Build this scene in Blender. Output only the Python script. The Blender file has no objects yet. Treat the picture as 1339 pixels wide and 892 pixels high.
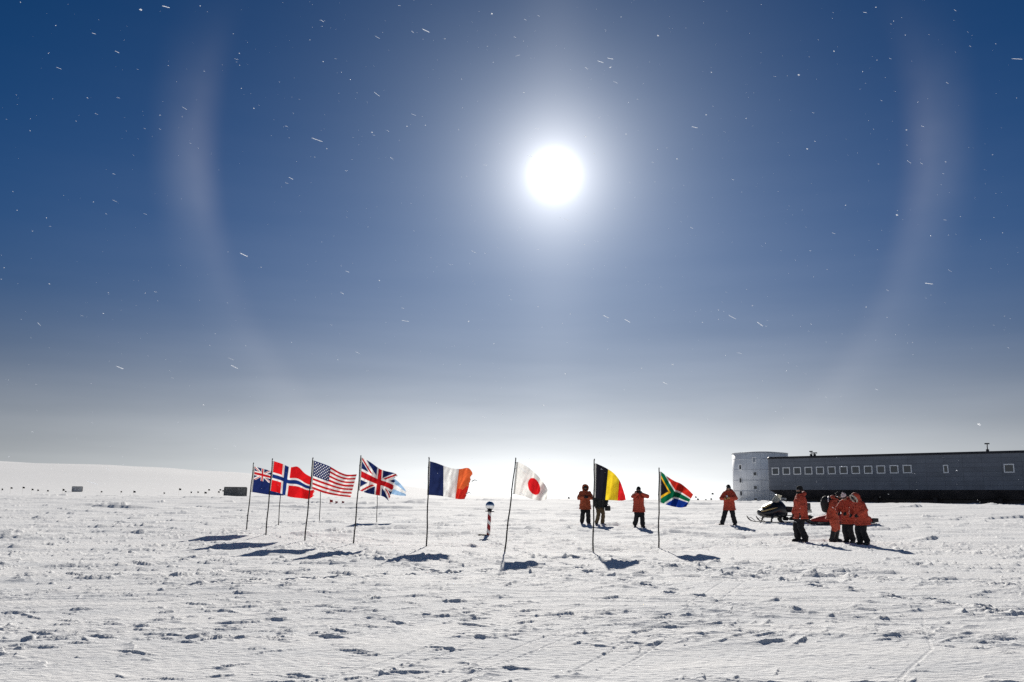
import bpy, bmesh, math, random
import numpy as np
from mathutils import Vector, Matrix, Euler

random.seed(7)
rng = np.random.default_rng(11)
sc = bpy.context.scene
COL = sc.collection
R = math.radians

# ------------------------------------------------------------------ camera
PW, PH, F = 1339.0, 892.0, 1140.0
CAMZ, PITCH, ROLL = 1.35, R(10.2), R(0.5)
fw = Vector((0, math.cos(PITCH), math.sin(PITCH)))
up0 = Vector((0, -math.sin(PITCH), math.cos(PITCH)))
rt0 = Vector((1, 0, 0))
rt = rt0 * math.cos(ROLL) + up0 * math.sin(ROLL)
up = up0 * math.cos(ROLL) - rt0 * math.sin(ROLL)
cd = bpy.data.cameras.new('camera')
cd.sensor_width = 36; cd.lens = 36 * F / PW; cd.clip_start = .05; cd.clip_end = 30000
cam = bpy.data.objects.new('camera', cd); COL.objects.link(cam)
M = Matrix((rt, up, -fw)).transposed().to_4x4(); M.translation = (0, 0, CAMZ)
cam.matrix_world = M
sc.camera = cam

def ray(px, py):
    return (fw + rt * ((px - PW / 2) / F) + up * ((PH / 2 - py) / F)).normalized()

SUN = ray(725, 229)

# ------------------------------------------------------------------ noise and terrain
PERM = rng.permutation(4096).astype(np.int64)
ANG = rng.random(4096) * 2 * np.pi
GX, GY = np.cos(ANG), np.sin(ANG)

def gnoise(x, y, seed=0):
    xi = np.floor(x).astype(np.int64); yi = np.floor(y).astype(np.int64)
    xf = x - xi; yf = y - yi
    u = xf * xf * xf * (xf * (xf * 6 - 15) + 10); v = yf * yf * yf * (yf * (yf * 6 - 15) + 10)
    def g(ix, iy, dx, dy):
        h = PERM[(ix + PERM[(iy + seed * 131) & 4095]) & 4095]
        return GX[h] * dx + GY[h] * dy
    a = g(xi, yi, xf, yf); b = g(xi + 1, yi, xf - 1, yf)
    c = g(xi, yi + 1, xf, yf - 1); d = g(xi + 1, yi + 1, xf - 1, yf - 1)
    return (a + (b - a) * u + (c - a) * v + (a - b - c + d) * u * v) * 1.5

def sstep(a, b, x):
    t = np.clip((x - a) / (b - a), 0, 1)
    return t * t * (3 - 2 * t)

def macro(x, y):
    x = np.asarray(x, float); y = np.asarray(y, float)
    z = 0.20 * sstep(24, 40, y) + .85 * sstep(46, 112, y)
    r = np.hypot(x, y); az = np.degrees(np.arctan2(x, np.maximum(y, 1e-6)))
    # the long snow rise far off on the left
    prof = np.interp(az, [-60, -30.3, -24.5, -21, -17, -7.5, -2, 2], [39, 37, 35.5, 33, 29, 17, 3, 0])
    prof = prof * (1 + .05 * gnoise(x / 160, y / 260, 5) + .02 * gnoise(x / 45, y / 120, 6))
    rise = sstep(240, 1250, r) * .75 + sstep(500, 1250, r) * .25
    back = 1 - sstep(1300, 2600, r)
    z = z + np.where(y > 0, prof * rise * back, 0)
    return z

TRACKS = [  # sled and ski tracks: ground polylines, half spacing, width, depth
    ([(-2.2, 5.2), (-1.45, 6.5), (.28, 10.3), (5.4, 18.5)], .14, .022, .010),
    ([(-1.6, 5.2), (-.8, 6.5), (1.1, 10.2), (6.4, 17.5)], .10, .02, .008),
    ([(-.4, 5.0), (.28, 6.4), (1.9, 10.3), (4.5, 17)], .16, .022, .010),
    ([(2.0, 5.2), (2.7, 6.6), (3.9, 8.4), (5.0, 11)], .0, .020, .006),
    ([(-12, 8.5), (-6, 8.0), (-3, 9.0), (0, 11.6)], .12, .03, .010),
]

def relief(x, y, dr):
    """Wind-packed snow: soft drifts, sastrugi plates with small scarps, crumbs and a few tracks."""
    x = np.asarray(x, float); y = np.asarray(y, float)
    c, s = math.cos(R(9)), math.sin(R(9))
    a = x * c + y * s; b = -x * s + y * c            # wind axis a, across b
    wx = gnoise(x / 3.1, y / 2.3, 1); wy = gnoise(x / 2.7 + 40, y / 2.9, 2)
    a2 = a + .55 * wx; b2 = b + .5 * wy + .1 * gnoise(x / .8, y / .7 + 5, 22)
    z = .055 * gnoise(a / 9, b / 4.0, 3) + .03 * gnoise(a / 3.6, b / 1.5, 4)
    patch = sstep(-.12, .38, gnoise(x / 7.5 + 11, y / 6.0, 7) + .35 * gnoise(x / 2.6, y / 2.2, 8))
    n2 = gnoise(a2 / .75 + 7, b2 / .2, 12) + .55 * gnoise(a2 / .2, b2 / .09, 13)
    z = z + .004 * patch * sstep(.40, .60, n2)
    n3 = gnoise(a2 / .34 + 17, b2 / .13, 15) + .5 * gnoise(a2 / .10, b2 / .06, 16)
    z = z + .003 * (.2 + .8 * patch) * sstep(.36, .56, n3)
    # long thin ridges lying along the wind
    n4 = 1 - np.abs(gnoise(a2 / 3.4 + 5, b2 / .62, 17)) * 3.2
    z = z + .020 * np.clip(n4, 0, 1) ** 2 * sstep(.05, .4, gnoise(x / 8, y / 5 + 20, 18))
    n5 = 1 - np.abs(gnoise(a2 / 1.6 + 25, b2 / .22, 24)) * 4.0
    z = z + .007 * np.clip(n5, 0, 1) ** 2 * sstep(.0, .45, gnoise(x / 5 + 60, y / 3.5, 25))
    z = z + .006 * gnoise(a / .09, b / .06, 19)
    for pts, half, w, dep in TRACKS:
        for i in range(len(pts) - 1):
            p = np.array(pts[i]); q = np.array(pts[i + 1]); d = q - p; L = np.hypot(*d); d = d / L
            t = (x - p[0]) * d[0] + (y - p[1]) * d[1]
            o = (x - p[0]) * -d[1] + (y - p[1]) * d[0] + .05 * wx
            m = (t >= 0) & (t < L)
            for sgn in ((-1, 1) if half else (0,)):
                e = np.abs(o - sgn * half)
                g = -dep * np.exp(-(e / (w * .8)) ** 4) + .18 * dep * np.exp(-((e - w * 1.25) / (w * .45)) ** 2)
                z = z + np.where(m, g, 0) * (.35 + .65 * sstep(-.2, .2, wy + .5 * wx))
    far = .75 + 1.2 * sstep(9, 90, np.hypot(x, y))
    return z * far * (1 - sstep(260, 700, np.hypot(x, y)))

def ground_z(x, y):
    return float(macro(x, y) + relief(np.array([x]), np.array([y]), 0)[0])

def at(px, py):
    """Where the sight line through a photo pixel meets the snow."""
    d = ray(px, py); o = Vector((0, 0, CAMZ)); t = 2.0
    while t < 4000:
        p = o + d * t
        if p.z < float(macro(p.x, p.y)):
            break
        t += max(.02, t * .001)
    p = o + d * t
    return Vector((p.x, p.y, ground_z(p.x, p.y)))

def at_depth(px, py, Y):
    d = ray(px, py)
    return Vector((0, 0, CAMZ)) + d * (Y / d.y)

# ------------------------------------------------------------------ materials
def mat(name, color, rough=.7, metal=0., spec=.3, var=0., vscale=8., bump=0., bscale=60., col2=None, trans=0.):
    m = bpy.data.materials.new(name); m.use_nodes = True
    nt = m.node_tree; N = nt.nodes; L = nt.links
    b = N['Principled BSDF']
    b.inputs['Base Color'].default_value = (*color, 1); b.inputs['Roughness'].default_value = rough
    b.inputs['Metallic'].default_value = metal; b.inputs['Specular IOR Level'].default_value = spec
    tc = N.new('ShaderNodeTexCoord')
    if var or col2:
        nz = N.new('ShaderNodeTexNoise'); nz.inputs['Scale'].default_value = vscale; nz.inputs['Detail'].default_value = 5
        L.new(tc.outputs['Object'], nz.inputs['Vector'])
        rp = N.new('ShaderNodeValToRGB'); rp.color_ramp.elements[0].position = .32; rp.color_ramp.elements[1].position = .68
        c2 = col2 or tuple(min(1, c * (1 + var)) for c in color)
        c1 = color if col2 else tuple(c * (1 - var) for c in color)
        rp.color_ramp.elements[0].color = (*c1, 1); rp.color_ramp.elements[1].color = (*c2, 1)
        L.new(nz.outputs['Fac'], rp.inputs['Fac']); L.new(rp.outputs['Color'], b.inputs['Base Color'])
    if bump:
        nb = N.new('ShaderNodeTexNoise'); nb.inputs['Scale'].default_value = bscale; nb.inputs['Detail'].default_value = 4
        L.new(tc.outputs['Object'], nb.inputs['Vector'])
        bp = N.new('ShaderNodeBump'); bp.inputs['Strength'].default_value = bump; bp.inputs['Distance'].default_value = .02
        L.new(nb.outputs['Fac'], bp.inputs['Height']); L.new(bp.outputs['Normal'], b.inputs['Normal'])
    if trans:
        tr = N.new('ShaderNodeBsdfTranslucent'); tr.inputs['Color'].default_value = (*color, 1)
        mx = N.new('ShaderNodeMixShader'); mx.inputs[0].default_value = trans
        L.new(b.outputs[0], mx.inputs[1]); L.new(tr.outputs[0], mx.inputs[2])
        L.new(mx.outputs[0], N['Material Output'].inputs['Surface'])
    return m

def snow_material():
    m = bpy.data.materials.new('wind_packed_snow'); m.use_nodes = True
    nt = m.node_tree; N = nt.nodes; L = nt.links; b = N['Principled BSDF']
    b.inputs['Roughness'].default_value = .9; b.inputs['Specular IOR Level'].default_value = .06
    tc = N.new('ShaderNodeTexCoord')
    mp = N.new('ShaderNodeMapping'); mp.inputs['Rotation'].default_value = (0, 0, R(-9)); mp.inputs['Scale'].default_value = (.5, 1.5, 1)
    L.new(tc.outputs['Object'], mp.inputs['Vector'])
    n1 = N.new('ShaderNodeTexNoise'); n1.inputs['Scale'].default_value = .9; n1.inputs['Detail'].default_value = 7; n1.inputs['Roughness'].default_value = .6
    L.new(mp.outputs[0], n1.inputs['Vector'])
    rp = N.new('ShaderNodeValToRGB'); e = rp.color_ramp.elements
    e[0].position = .33; e[0].color = (.76, .765, .77, 1); e[1].position = .6; e[1].color = (.88, .87, .855, 1)
    L.new(n1.outputs['Fac'], rp.inputs['Fac']); L.new(rp.outputs[0], b.inputs['Base Color'])
    n2 = N.new('ShaderNodeTexNoise'); n2.inputs['Scale'].default_value = 14; n2.inputs['Detail'].default_value = 6; n2.inputs['Roughness'].default_value = .65
    L.new(mp.outputs[0], n2.inputs['Vector'])
    n3 = N.new('ShaderNodeTexNoise'); n3.inputs['Scale'].default_value = 90; n3.inputs['Detail'].default_value = 3
    L.new(mp.outputs[0], n3.inputs['Vector'])
    ad = N.new('ShaderNodeMath'); ad.operation = 'MULTIPLY_ADD'; ad.inputs[1].default_value = .25
    L.new(n3.outputs['Fac'], ad.inputs[0]); L.new(n2.outputs['Fac'], ad.inputs[2])
    bp = N.new('ShaderNodeBump'); bp.inputs['Strength'].default_value = .55; bp.inputs['Distance'].default_value = .035
    ln = N.new('ShaderNodeVectorMath'); ln.operation = 'LENGTH'; L.new(tc.outputs['Object'], ln.inputs[0])
    mr = N.new('ShaderNodeMapRange'); mr.inputs['From Min'].default_value = 12; mr.inputs['From Max'].default_value = 120
    mr.inputs['To Min'].default_value = .55; mr.inputs['To Max'].default_value = .0; L.new(ln.outputs['Value'], mr.inputs['Value']); L.new(mr.outputs[0], bp.inputs['Strength'])
    L.new(ad.outputs[0], bp.inputs['Height']); L.new(bp.outputs['Normal'], b.inputs['Normal'])
    return m

# ------------------------------------------------------------------ mesh helpers
def tag(o, label=None, cat=None, group=None, kind=None):
    if label: o['label'] = label
    if cat: o['category'] = cat
    if group: o['group'] = group
    if kind: o['kind'] = kind
    return o

def empty(name, loc, rz=0., label=None, cat=None, group=None, scale=1.):
    o = bpy.data.objects.new(name, None); COL.objects.link(o)
    o.location = loc; o.rotation_euler = (0, 0, rz); o.scale = (scale,) * 3; o.empty_display_size = .2
    return tag(o, label, cat, group)

class MB:
    """Collects verts and faces; build() links them as one mesh object."""
    def __init__(s): s.v = []; s.f = []
    def add(s, vs, fs):
        n = len(s.v); s.v += [tuple(v) for v in vs]; s.f += [tuple(i + n for i in f) for f in fs]
        return s
    def box(s, x0, x1, y0, y1, z0, z1, bev=0.):
        if bev <= 0:
            vs = [(x, y, z) for z in (z0, z1) for y in (y0, y1) for x in (x0, x1)]
            return s.add(vs, [(0, 2, 3, 1), (4, 5, 7, 6), (0, 1, 5, 4), (2, 6, 7, 3), (0, 4, 6, 2), (1, 3, 7, 5)])
        bm = bmesh.new(); bmesh.ops.create_cube(bm, size=1)
        for v in bm.verts:
            v.co = ((x0 + x1) / 2 + v.co.x * (x1 - x0), (y0 + y1) / 2 + v.co.y * (y1 - y0), (z0 + z1) / 2 + v.co.z * (z1 - z0))
        bmesh.ops.bevel(bm, geom=bm.edges[:], offset=bev, segments=2, affect='EDGES', profile=.5)
        bm.verts.index_update()
        s.add([v.co[:] for v in bm.verts], [[v.index for v in f.verts] for f in bm.faces]); bm.free()
        return s
    def ring(s, rings, close=True, caps=True):
        n = len(rings[0]); vs = [p for r in rings for p in r]; fs = []
        for i in range(len(rings) - 1):
            for j in range(n if close else n - 1):
                k = (j + 1) % n
                fs.append((i * n + j, i * n + k, (i + 1) * n + k, (i + 1) * n + j))
        if caps:
            fs.append(tuple(range(n - 1, -1, -1))); fs.append(tuple((len(rings) - 1) * n + j for j in range(n)))
        return s.add(vs, fs)
    def tube(s, pts, rad, n=10, caps=True, flat=1.):
        pts = [Vector(p) for p in pts]
        if not hasattr(rad, '__len__'): rad = [rad] * len(pts)
        rings = []; nrm = None
        for i, p in enumerate(pts):
            t = (pts[min(i + 1, len(pts) - 1)] - pts[max(i - 1, 0)]).normalized()
            if nrm is None:
                nrm = t.cross(Vector((0, 0, 1)) if abs(t.z) < .9 else Vector((1, 0, 0))).normalized()
            nrm = (nrm - t * nrm.dot(t)).normalized(); bn = t.cross(nrm)
            rings.append([p + (nrm * math.cos(a) + bn * math.sin(a) * flat) * rad[i] for a in [2 * math.pi * k / n for k in range(n)]])
        return s.ring(rings, True, caps)
    def capsule(s, p, q, r0, r1, n=14):
        p = Vector(p); q = Vector(q); d = (q - p); L = d.length
        if L < 1e-6: d = Vector((0, 0, 1)); L = 1e-6
        d = d / L
        pts = []; rr = []
        for k in range(5):
            a = math.pi / 2 * (1 - k / 4.0); pts.append(p - d * r0 * math.sin(a)); rr.append(max(r0 * math.cos(a), r0 * .02))
        for k in range(5):
            a = math.pi / 2 * (k / 4.0); pts.append(q + d * r1 * math.sin(a)); rr.append(max(r1 * math.cos(a), r1 * .02))
        return s.tube(pts, rr, n)
    def chain(s, pts, rads, n=14):
        for i in range(len(pts) - 1): s.capsule(pts[i], pts[i + 1], rads[i], rads[i + 1], n)
        return s
    def ell(s, c, r, rot=None, nu=18, nv=12):
        c = Vector(c); rings = []
        for i in range(nv + 1):
            t = math.pi * min(max(i / nv, .01), .99)
            rg = []
            for j in range(nu):
                a = 2 * math.pi * j / nu
                p = Vector((r[0] * math.sin(t) * math.cos(a), r[1] * math.sin(t) * math.sin(a), r[2] * math.cos(t)))
                if rot is not None: p = rot @ p
                rg.append(c + p)
            rings.append(rg)
        return s.ring(rings)
    def loft(s, secs, n=24, pw=2.0):
        """Stack of (z, cx, cy, rx, ry) superellipses."""
        rings = []
        for z, cx, cy, rx, ry in secs:
            rg = []
            for k in range(n):
                a = 2 * math.pi * k / n; c, d = math.cos(a), math.sin(a)
                rg.append((cx + rx * math.copysign(abs(c) ** (2 / pw), c), cy + ry * math.copysign(abs(d) ** (2 / pw), d), z))
            rings.append(rg)
        return s.ring(rings)
    def xf(s, m, start=0):
        for i in range(start, len(s.v)): s.v[i] = tuple(m @ Vector(s.v[i]))
        return s
    def mesh(s, name, smooth=True):
        me = bpy.data.meshes.new(name); me.from_pydata(s.v, [], s.f); me.update()
        bm = bmesh.new(); bm.from_mesh(me); bmesh.ops.recalc_face_normals(bm, faces=bm.faces); bm.to_mesh(me); bm.free()
        me.polygons.foreach_set('use_smooth', [smooth] * len(me.polygons))
        return me
    def build(s, name, m, parent=None, smooth=True, voxel=0., soft=0, wr=None, angle=None):
        me = s.mesh(name, smooth)
        o = bpy.data.objects.new(name, me); COL.objects.link(o)
        if voxel:
            md = o.modifiers.new('r', 'REMESH'); md.mode = 'VOXEL'; md.voxel_size = voxel; md.use_smooth_shade = True
            if soft:
                sm = o.modifiers.new('s', 'SMOOTH'); sm.iterations = soft; sm.factor = .5
            ev = o.evaluated_get(bpy.context.evaluated_depsgraph_get())
            nm = bpy.data.meshes.new_from_object(ev); o.modifiers.clear(); o.data = nm; bpy.data.meshes.remove(me); me = nm; me.name = name
        if wr:                                   # wrinkles: (amplitude, scale, seed)
            am, scl, sd = wr
            co = np.empty(len(me.vertices) * 3); me.vertices.foreach_get('co', co); co = co.reshape(-1, 3)
            no = np.empty(len(me.vertices) * 3); me.vertices.foreach_get('normal', no); no = no.reshape(-1, 3)
            th = np.arctan2(co[:, 1], co[:, 0])
            n = gnoise(co[:, 2] / scl + .5 * np.sin(th * 2 + sd), co[:, 0] / scl / 2.2 + co[:, 1] / scl / 1.7 + sd, sd) + .5 * gnoise(co[:, 2] * 2.3 / scl + sd, (co[:, 0] - co[:, 1]) * 1.4 / scl, sd + 1)
            co = co + no * (n * am)[:, None]
            me.vertices.foreach_set('co', co.ravel()); me.update()
        me.materials.clear(); me.materials.append(m)
        if parent: o.parent = parent
        if angle:
            me.polygons.foreach_set('use_smooth', [False] * len(me.polygons))
        return o

# ------------------------------------------------------------------ snow ground: one sheet to the horizon
def stamp_sastrugi(rr, th, X, Y, Z):
    """Eroded snow plates with a pointed outline and one steep edge, and trodden pits, stamped one by one."""
    g = np.random.default_rng(5)
    feats = []
    def zone(r0, r1, n, L0, L1, H0, H1, clump):
        k = 0
        while k < n:
            r = math.sqrt(g.uniform(r0 * r0, r1 * r1)); t = g.uniform(-40, 40) * math.pi / 180
            x, y = r * math.sin(t), r * math.cos(t)
            p = gnoise(np.array([x / clump]), np.array([y / (clump * .8)]), 30)[0] + .4 * gnoise(np.array([x / clump * 3.1]), np.array([y / clump * 3]), 31)[0]
            if g.random() > 1 / (1 + math.exp(-5 * (p - .05))): continue
            k += 1
            f = g.random() ** 3.2
            ang = R(14) + .6 * g.standard_normal() + .5 * gnoise(np.array([x / 9]), np.array([y / 9]), 33)[0]
            L = L0 + (L1 - L0) * f
            feats.append((x, y, ang, L, L * g.uniform(.30, .75), (H0 + (H1 - H0) * f ** .7) * g.uniform(.6, 1.2), g.random() < .78, g.random() < .5, g.uniform(0, 99)))
    zone(4.5, 11, 1700, .035, .30, .004, .030, 1.8)
    zone(9, 18, 4200, .05, .40, .006, .040, 3.0)
    zone(16, 34, 6200, .09, .62, .015, .085, 5)
    zone(30, 70, 2800, .30, 2.0, .03, .14, 12)
    zone(65, 220, 1500, 1.0, 6.0, .08, .32, 40)
    S = np.zeros_like(Z)
    for x, y, ang, L, W, H, side, flip, sd in feats:
        rad = L * 1.1
        r = math.hypot(x, y); t = math.atan2(x, y)
        i0, i1 = np.searchsorted(rr, (r - rad, r + rad)); j0, j1 = np.searchsorted(th, (t - rad / r, t + rad / r))
        if i1 - i0 < 2 or j1 - j0 < 2: continue
        dx = X[i0:i1, j0:j1] - x; dy = Y[i0:i1, j0:j1] - y
        c, s = math.cos(ang), math.sin(ang)
        u = (dx * c + dy * s) / L; v = (-dx * s + dy * c) / W
        if flip: u = -u
        if not side: v = -v
        nz = gnoise(u * 2.3 + sd, v * 1.1 + sd, 40) + .5 * gnoise(u * 6 + sd, v * 2.0, 41)
        lens = np.clip(1 - np.abs(u + .12 * np.sin(3 * v + sd)) ** 1.6, 0, 1)
        edge = v + .30 * lens - .12 + .16 * nz            # > 0 inside, steep drop at 0
        back = np.clip(1 - np.clip(edge, 0, 2) / (.85 + .3 * nz), 0, 1)
        top = lens ** 1.3 * back ** 1.5 * (.85 + .45 * nz)
        S[i0:i1, j0:j1] = np.maximum(S[i0:i1, j0:j1], H * np.clip(top, 0, 1.3) * sstep(0, .07, edge))
    Z += S
    pits = []
    for p, q, n in PATHS:
        for k in range(n):
            f = (k + .5) / n; sdx = q[0] - p[0]; sdy = q[1] - p[1]; Ln = math.hypot(sdx, sdy)
            o = (.11 if k % 2 else -.11) + .05 * g.standard_normal()
            pits.append((p[0] + sdx * f - sdy / Ln * o, p[1] + sdy * f + sdx / Ln * o, math.atan2(sdy, sdx) + .2 * g.standard_normal(), g.uniform(.02, .055)))
    for x, y, ang, dep in pits:
        r = math.hypot(x, y); t = math.atan2(x, y); rad = .45
        i0, i1 = np.searchsorted(rr, (r - rad, r + rad)); j0, j1 = np.searchsorted(th, (t - rad / r, t + rad / r))
        if i1 - i0 < 2 or j1 - j0 < 2: continue
        dx = X[i0:i1, j0:j1] - x; dy = Y[i0:i1, j0:j1] - y
        c, s = math.cos(ang), math.sin(ang)
        u = (dx * c + dy * s) / .19; v = (-dx * s + dy * c) / .09
        q = np.sqrt(u * u + v * v) + .25 * gnoise(dx * 9 + x, dy * 9 + y, 42)
        Z[i0:i1, j0:j1] += -dep * (1 - sstep(.72, 1.0, q)) + .45 * dep * np.exp(-((q - 1.2) / .25) ** 2)

PATHS = [((9.2, 27.5), (1.2, 22.5), 24), ((8.6, 26.5), (-1.5, 28.5), 26), ((3.6, 37.0), (-.8, 29.8), 16), ((5.8, 36), (0, 30), 18),
         ((-.9, 28), (2.6, 12.5), 34), ((2.0, 22), (6.5, 11), 30), ((4.0, 24), (-6.2, 25.5), 28), ((9.6, 37.5), (9.4, 27), 26),
         ((10.9, 26), (14.0, 17.5), 20), ((-6.2, 26), (-1, 16), 30), ((-9, 30), (-3, 27), 18), ((0.2, 21.8), (10.6, 12.8), 34), ((12, 30), (20, 24), 26), ((-2, 21), (6, 19.5), 22), ((1, 18), (-5, 13.5), 20)]

def build_ground():
    th = np.concatenate([np.arange(-180, -42.5, 3.0), np.arange(-42, 42, .046), np.arange(42.5, 180, 3.0)])
    th = np.radians(th)
    rr = [.3]
    while rr[-1] < 9500:
        r = rr[-1]
        if r < 4.6: dr = .16
        elif r < 160: dr = max(.014, min(r * r / (1.35 * 872) * .30, r * .0065))
        else: dr = r * .022
        rr.append(r + dr)
    rr = np.array(rr)
    nt, nr = len(th), len(rr)
    T, RR = np.meshgrid(th, rr)
    X = RR * np.sin(T); Y = RR * np.cos(T)
    Z = macro(X, Y)
    near = rr < 720
    Z[near] += relief(X[near], Y[near], 0)
    stamp_sastrugi(rr, th, X, Y, Z)
    v = np.stack([X, Y, Z], -1).reshape(-1, 3)
    v = np.concatenate([v, [[0, 0, float(Z[0].mean())]]])
    i, j = np.meshgrid(np.arange(nr - 1), np.arange(nt), indexing='ij')
    j2 = (j + 1) % nt
    q = np.stack([i * nt + j, i * nt + j2, (i + 1) * nt + j2, (i + 1) * nt + j], -1).reshape(-1, 4)[:, ::-1]
    c = len(v) - 1
    tri = np.stack([np.full(nt, c), np.arange(nt), (np.arange(nt) + 1) % nt], -1)[:, ::-1]
    me = bpy.data.meshes.new('snow_ground')
    me.vertices.add(len(v)); me.vertices.foreach_set('co', v.ravel())
    nl = q.size + tri.size
    me.loops.add(nl); me.loops.foreach_set('vertex_index', np.concatenate([q.ravel(), tri.ravel()]).astype(np.int32))
    npol = len(q) + len(tri)
    me.polygons.add(npol)
    ls = np.concatenate([np.arange(len(q)) * 4, q.size + np.arange(len(tri)) * 3]).astype(np.int32)
    me.polygons.foreach_set('loop_start', ls)
    me.update(calc_edges=True); me.validate()
    me.polygons.foreach_set('use_smooth', np.ones(len(me.polygons), bool))
    if me.polygons[len(me.polygons) // 2].normal.z < 0: me.flip_normals()
    me.materials.append(snow_material())
    o = bpy.data.objects.new('snow_ground', me); COL.objects.link(o)
    return tag(o, 'wind-packed white snow plain with small drifts and tracks', kind='structure')
build_ground()

# ------------------------------------------------------------------ sky and sun
SUN_EL = math.asin(SUN.z); SUN_AZ = math.atan2(SUN.x, SUN.y)
EXPO = 1.0
ld = bpy.data.lights.new('sun', 'SUN'); ld.energy = 3.2; ld.angle = R(.53); ld.color = (1, .955, .88)
lo = bpy.data.objects.new('sun', ld); COL.objects.link(lo)
lo.rotation_euler = (-SUN).to_track_quat('-Z', 'Y').to_euler(); lo.location = (0, 0, 40)

def build_sky():
    w = bpy.data.worlds.new('World'); sc.world = w; w.use_nodes = True
    nt = w.node_tree; N = nt.nodes; L = nt.links; N.clear()
    def val(x):
        return x
    def m(op, a, b=None, c=None, clamp=False):
        n = N.new('ShaderNodeMath'); n.operation = op; n.use_clamp = clamp
        for k, q in enumerate((a, b, c)):
            if q is None: continue
            if isinstance(q, (int, float)): n.inputs[k].default_value = q
            else: L.new(q, n.inputs[k])
        return n.outputs[0]
    def scalecol(f, col):
        n = N.new('ShaderNodeVectorMath'); n.operation = 'SCALE'; n.inputs[0].default_value = col; L.new(f, n.inputs['Scale'])
        return n.outputs[0]
    def add(a, b):
        n = N.new('ShaderNodeVectorMath'); n.operation = 'ADD'; L.new(a, n.inputs[0]); L.new(b, n.inputs[1]); return n.outputs[0]
    def smooth(x, a, b):
        n = N.new('ShaderNodeMapRange'); n.interpolation_type = 'SMOOTHSTEP'; n.inputs['From Min'].default_value = a; n.inputs['From Max'].default_value = b
        L.new(x, n.inputs['Value']); return n.outputs[0]
    tc = N.new('ShaderNodeTexCoord')
    nv = N.new('ShaderNodeVectorMath'); nv.operation = 'NORMALIZE'; L.new(tc.outputs['Generated'], nv.inputs[0])
    d = nv.outputs[0]
    sp = N.new('ShaderNodeSeparateXYZ'); L.new(d, sp.inputs[0])
    dt = N.new('ShaderNodeVectorMath'); dt.operation = 'DOT_PRODUCT'; L.new(d, dt.inputs[0]); dt.inputs[1].default_value = SUN
    ang = m('MULTIPLY', m('ARCCOSINE', m('MINIMUM', m('MAXIMUM', dt.outputs['Value'], -.999999), .9999995)), 180 / math.pi)
    el = m('MULTIPLY', m('ARCSINE', sp.outputs['Z']), 180 / math.pi)
    elp = m('MAXIMUM', el, 0.0)
    def expf(x, k): return m('EXPONENT', m('MULTIPLY', x, -1.0 / k))
    def gauss(x, c, s):
        q = m('DIVIDE', m('SUBTRACT', x, c), s); return m('EXPONENT', m('MULTIPLY', m('MULTIPLY', q, q), -1.0))
    sky = N.new('ShaderNodeTexSky'); sky.sky_type = 'NISHITA'; sky.sun_disc = False
    sky.sun_elevation = SUN_EL; sky.sun_rotation = SUN_AZ; sky.altitude = 2835; sky.air_density = SKY['air']; sky.dust_density = SKY['dust']; sky.ozone_density = SKY['ozone']
    base = N.new('ShaderNodeVectorMath'); base.operation = 'MULTIPLY'; L.new(sky.outputs[0], base.inputs[0]); base.inputs[1].default_value = SKY['tint']
    dim = N.new('ShaderNodeVectorMath'); dim.operation = 'SCALE'; L.new(base.outputs[0], dim.inputs[0])
    L.new(m('SUBTRACT', 1.0, m('MULTIPLY', gauss(elp, 0, 11.0), .88)), dim.inputs['Scale'])
    c = dim.outputs[0]
    K = 1.0 / SKY['strength']
    # sunlight scattered forward by the ice crystals in the air: aureole, pillar, low ice haze, 22 degree halo
    for A, k, col in SKY['aureole']:
        c = add(c, scalecol(m('MULTIPLY', gauss(ang, 0, k) if k > 10 else expf(ang, k), A * K), col))
    c = add(c, scalecol(m('MULTIPLY', gauss(ang, 0, 1.0), 1.2 * K), (1, .97, .92)))
    # azimuth offset from the sun
    az = m('MULTIPLY', m('ARCTAN2', sp.outputs['X'], sp.outputs['Y']), 180 / math.pi)
    daz = m('ABSOLUTE', m('SUBTRACT', az, math.degrees(SUN_AZ)))
    pil = m('MULTIPLY', m('MULTIPLY', gauss(daz, 0, 2.6), expf(m('ABSOLUTE', m('SUBTRACT', el, math.degrees(SUN_EL))), 9.0)), SKY['pillar'] * K)
    c = add(c, scalecol(pil, (1, .98, .95)))
    vm = N.new('ShaderNodeMapping'); vm.inputs['Scale'].default_value = (3.0, 3.0, 26.0); L.new(d, vm.inputs['Vector'])
    vn = N.new('ShaderNodeTexNoise'); vn.inputs['Scale'].default_value = 1.2; vn.inputs['Detail'].default_value = 4; L.new(vm.outputs[0], vn.inputs['Vector'])
    veil = m('ADD', .84, m('MULTIPLY', vn.outputs['Fac'], .32))
    for A, k, ak, col in SKY['haze']:
        if ak: f = m('MULTIPLY', m('MULTIPLY', expf(elp, k), A * K), gauss(daz, 0, ak))
        else: f = m('MULTIPLY', gauss(elp, 0, k), A * K)
        c = add(c, scalecol(m('MULTIPLY', f, veil), col))
    # haze glow added out of view, away from the sun, to fill shaded sides
    c = add(c, scalecol(m('MULTIPLY', m('MULTIPLY', expf(elp, 14.0), SKY['back'] * K), smooth(daz, 55, 120)), (.88, .96, 1.0)))
    inner = smooth(ang, 20.6, 22.6)
    outer = m('SUBTRACT', 1.0, smooth(ang, 21.6, 25.4))
    nz = N.new('ShaderNodeTexNoise'); nz.inputs['Scale'].default_value = 7; nz.inputs['Detail'].default_value = 3; L.new(d, nz.inputs['Vector'])
    side = m('ADD', m('MULTIPLY', gauss(el, 20.5, 5.5), 1.0), m('MULTIPLY', gauss(el, 9.0, 8.0), .35))
    halo = m('MULTIPLY', m('MULTIPLY', inner, outer), m('MULTIPLY', side, m('ADD', -.35, m('MULTIPLY', nz.outputs['Fac'], 2.8))))
    c = add(c, scalecol(m('MULTIPLY', halo, SKY['halo'] * K), (1, .97, .94)))
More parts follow.
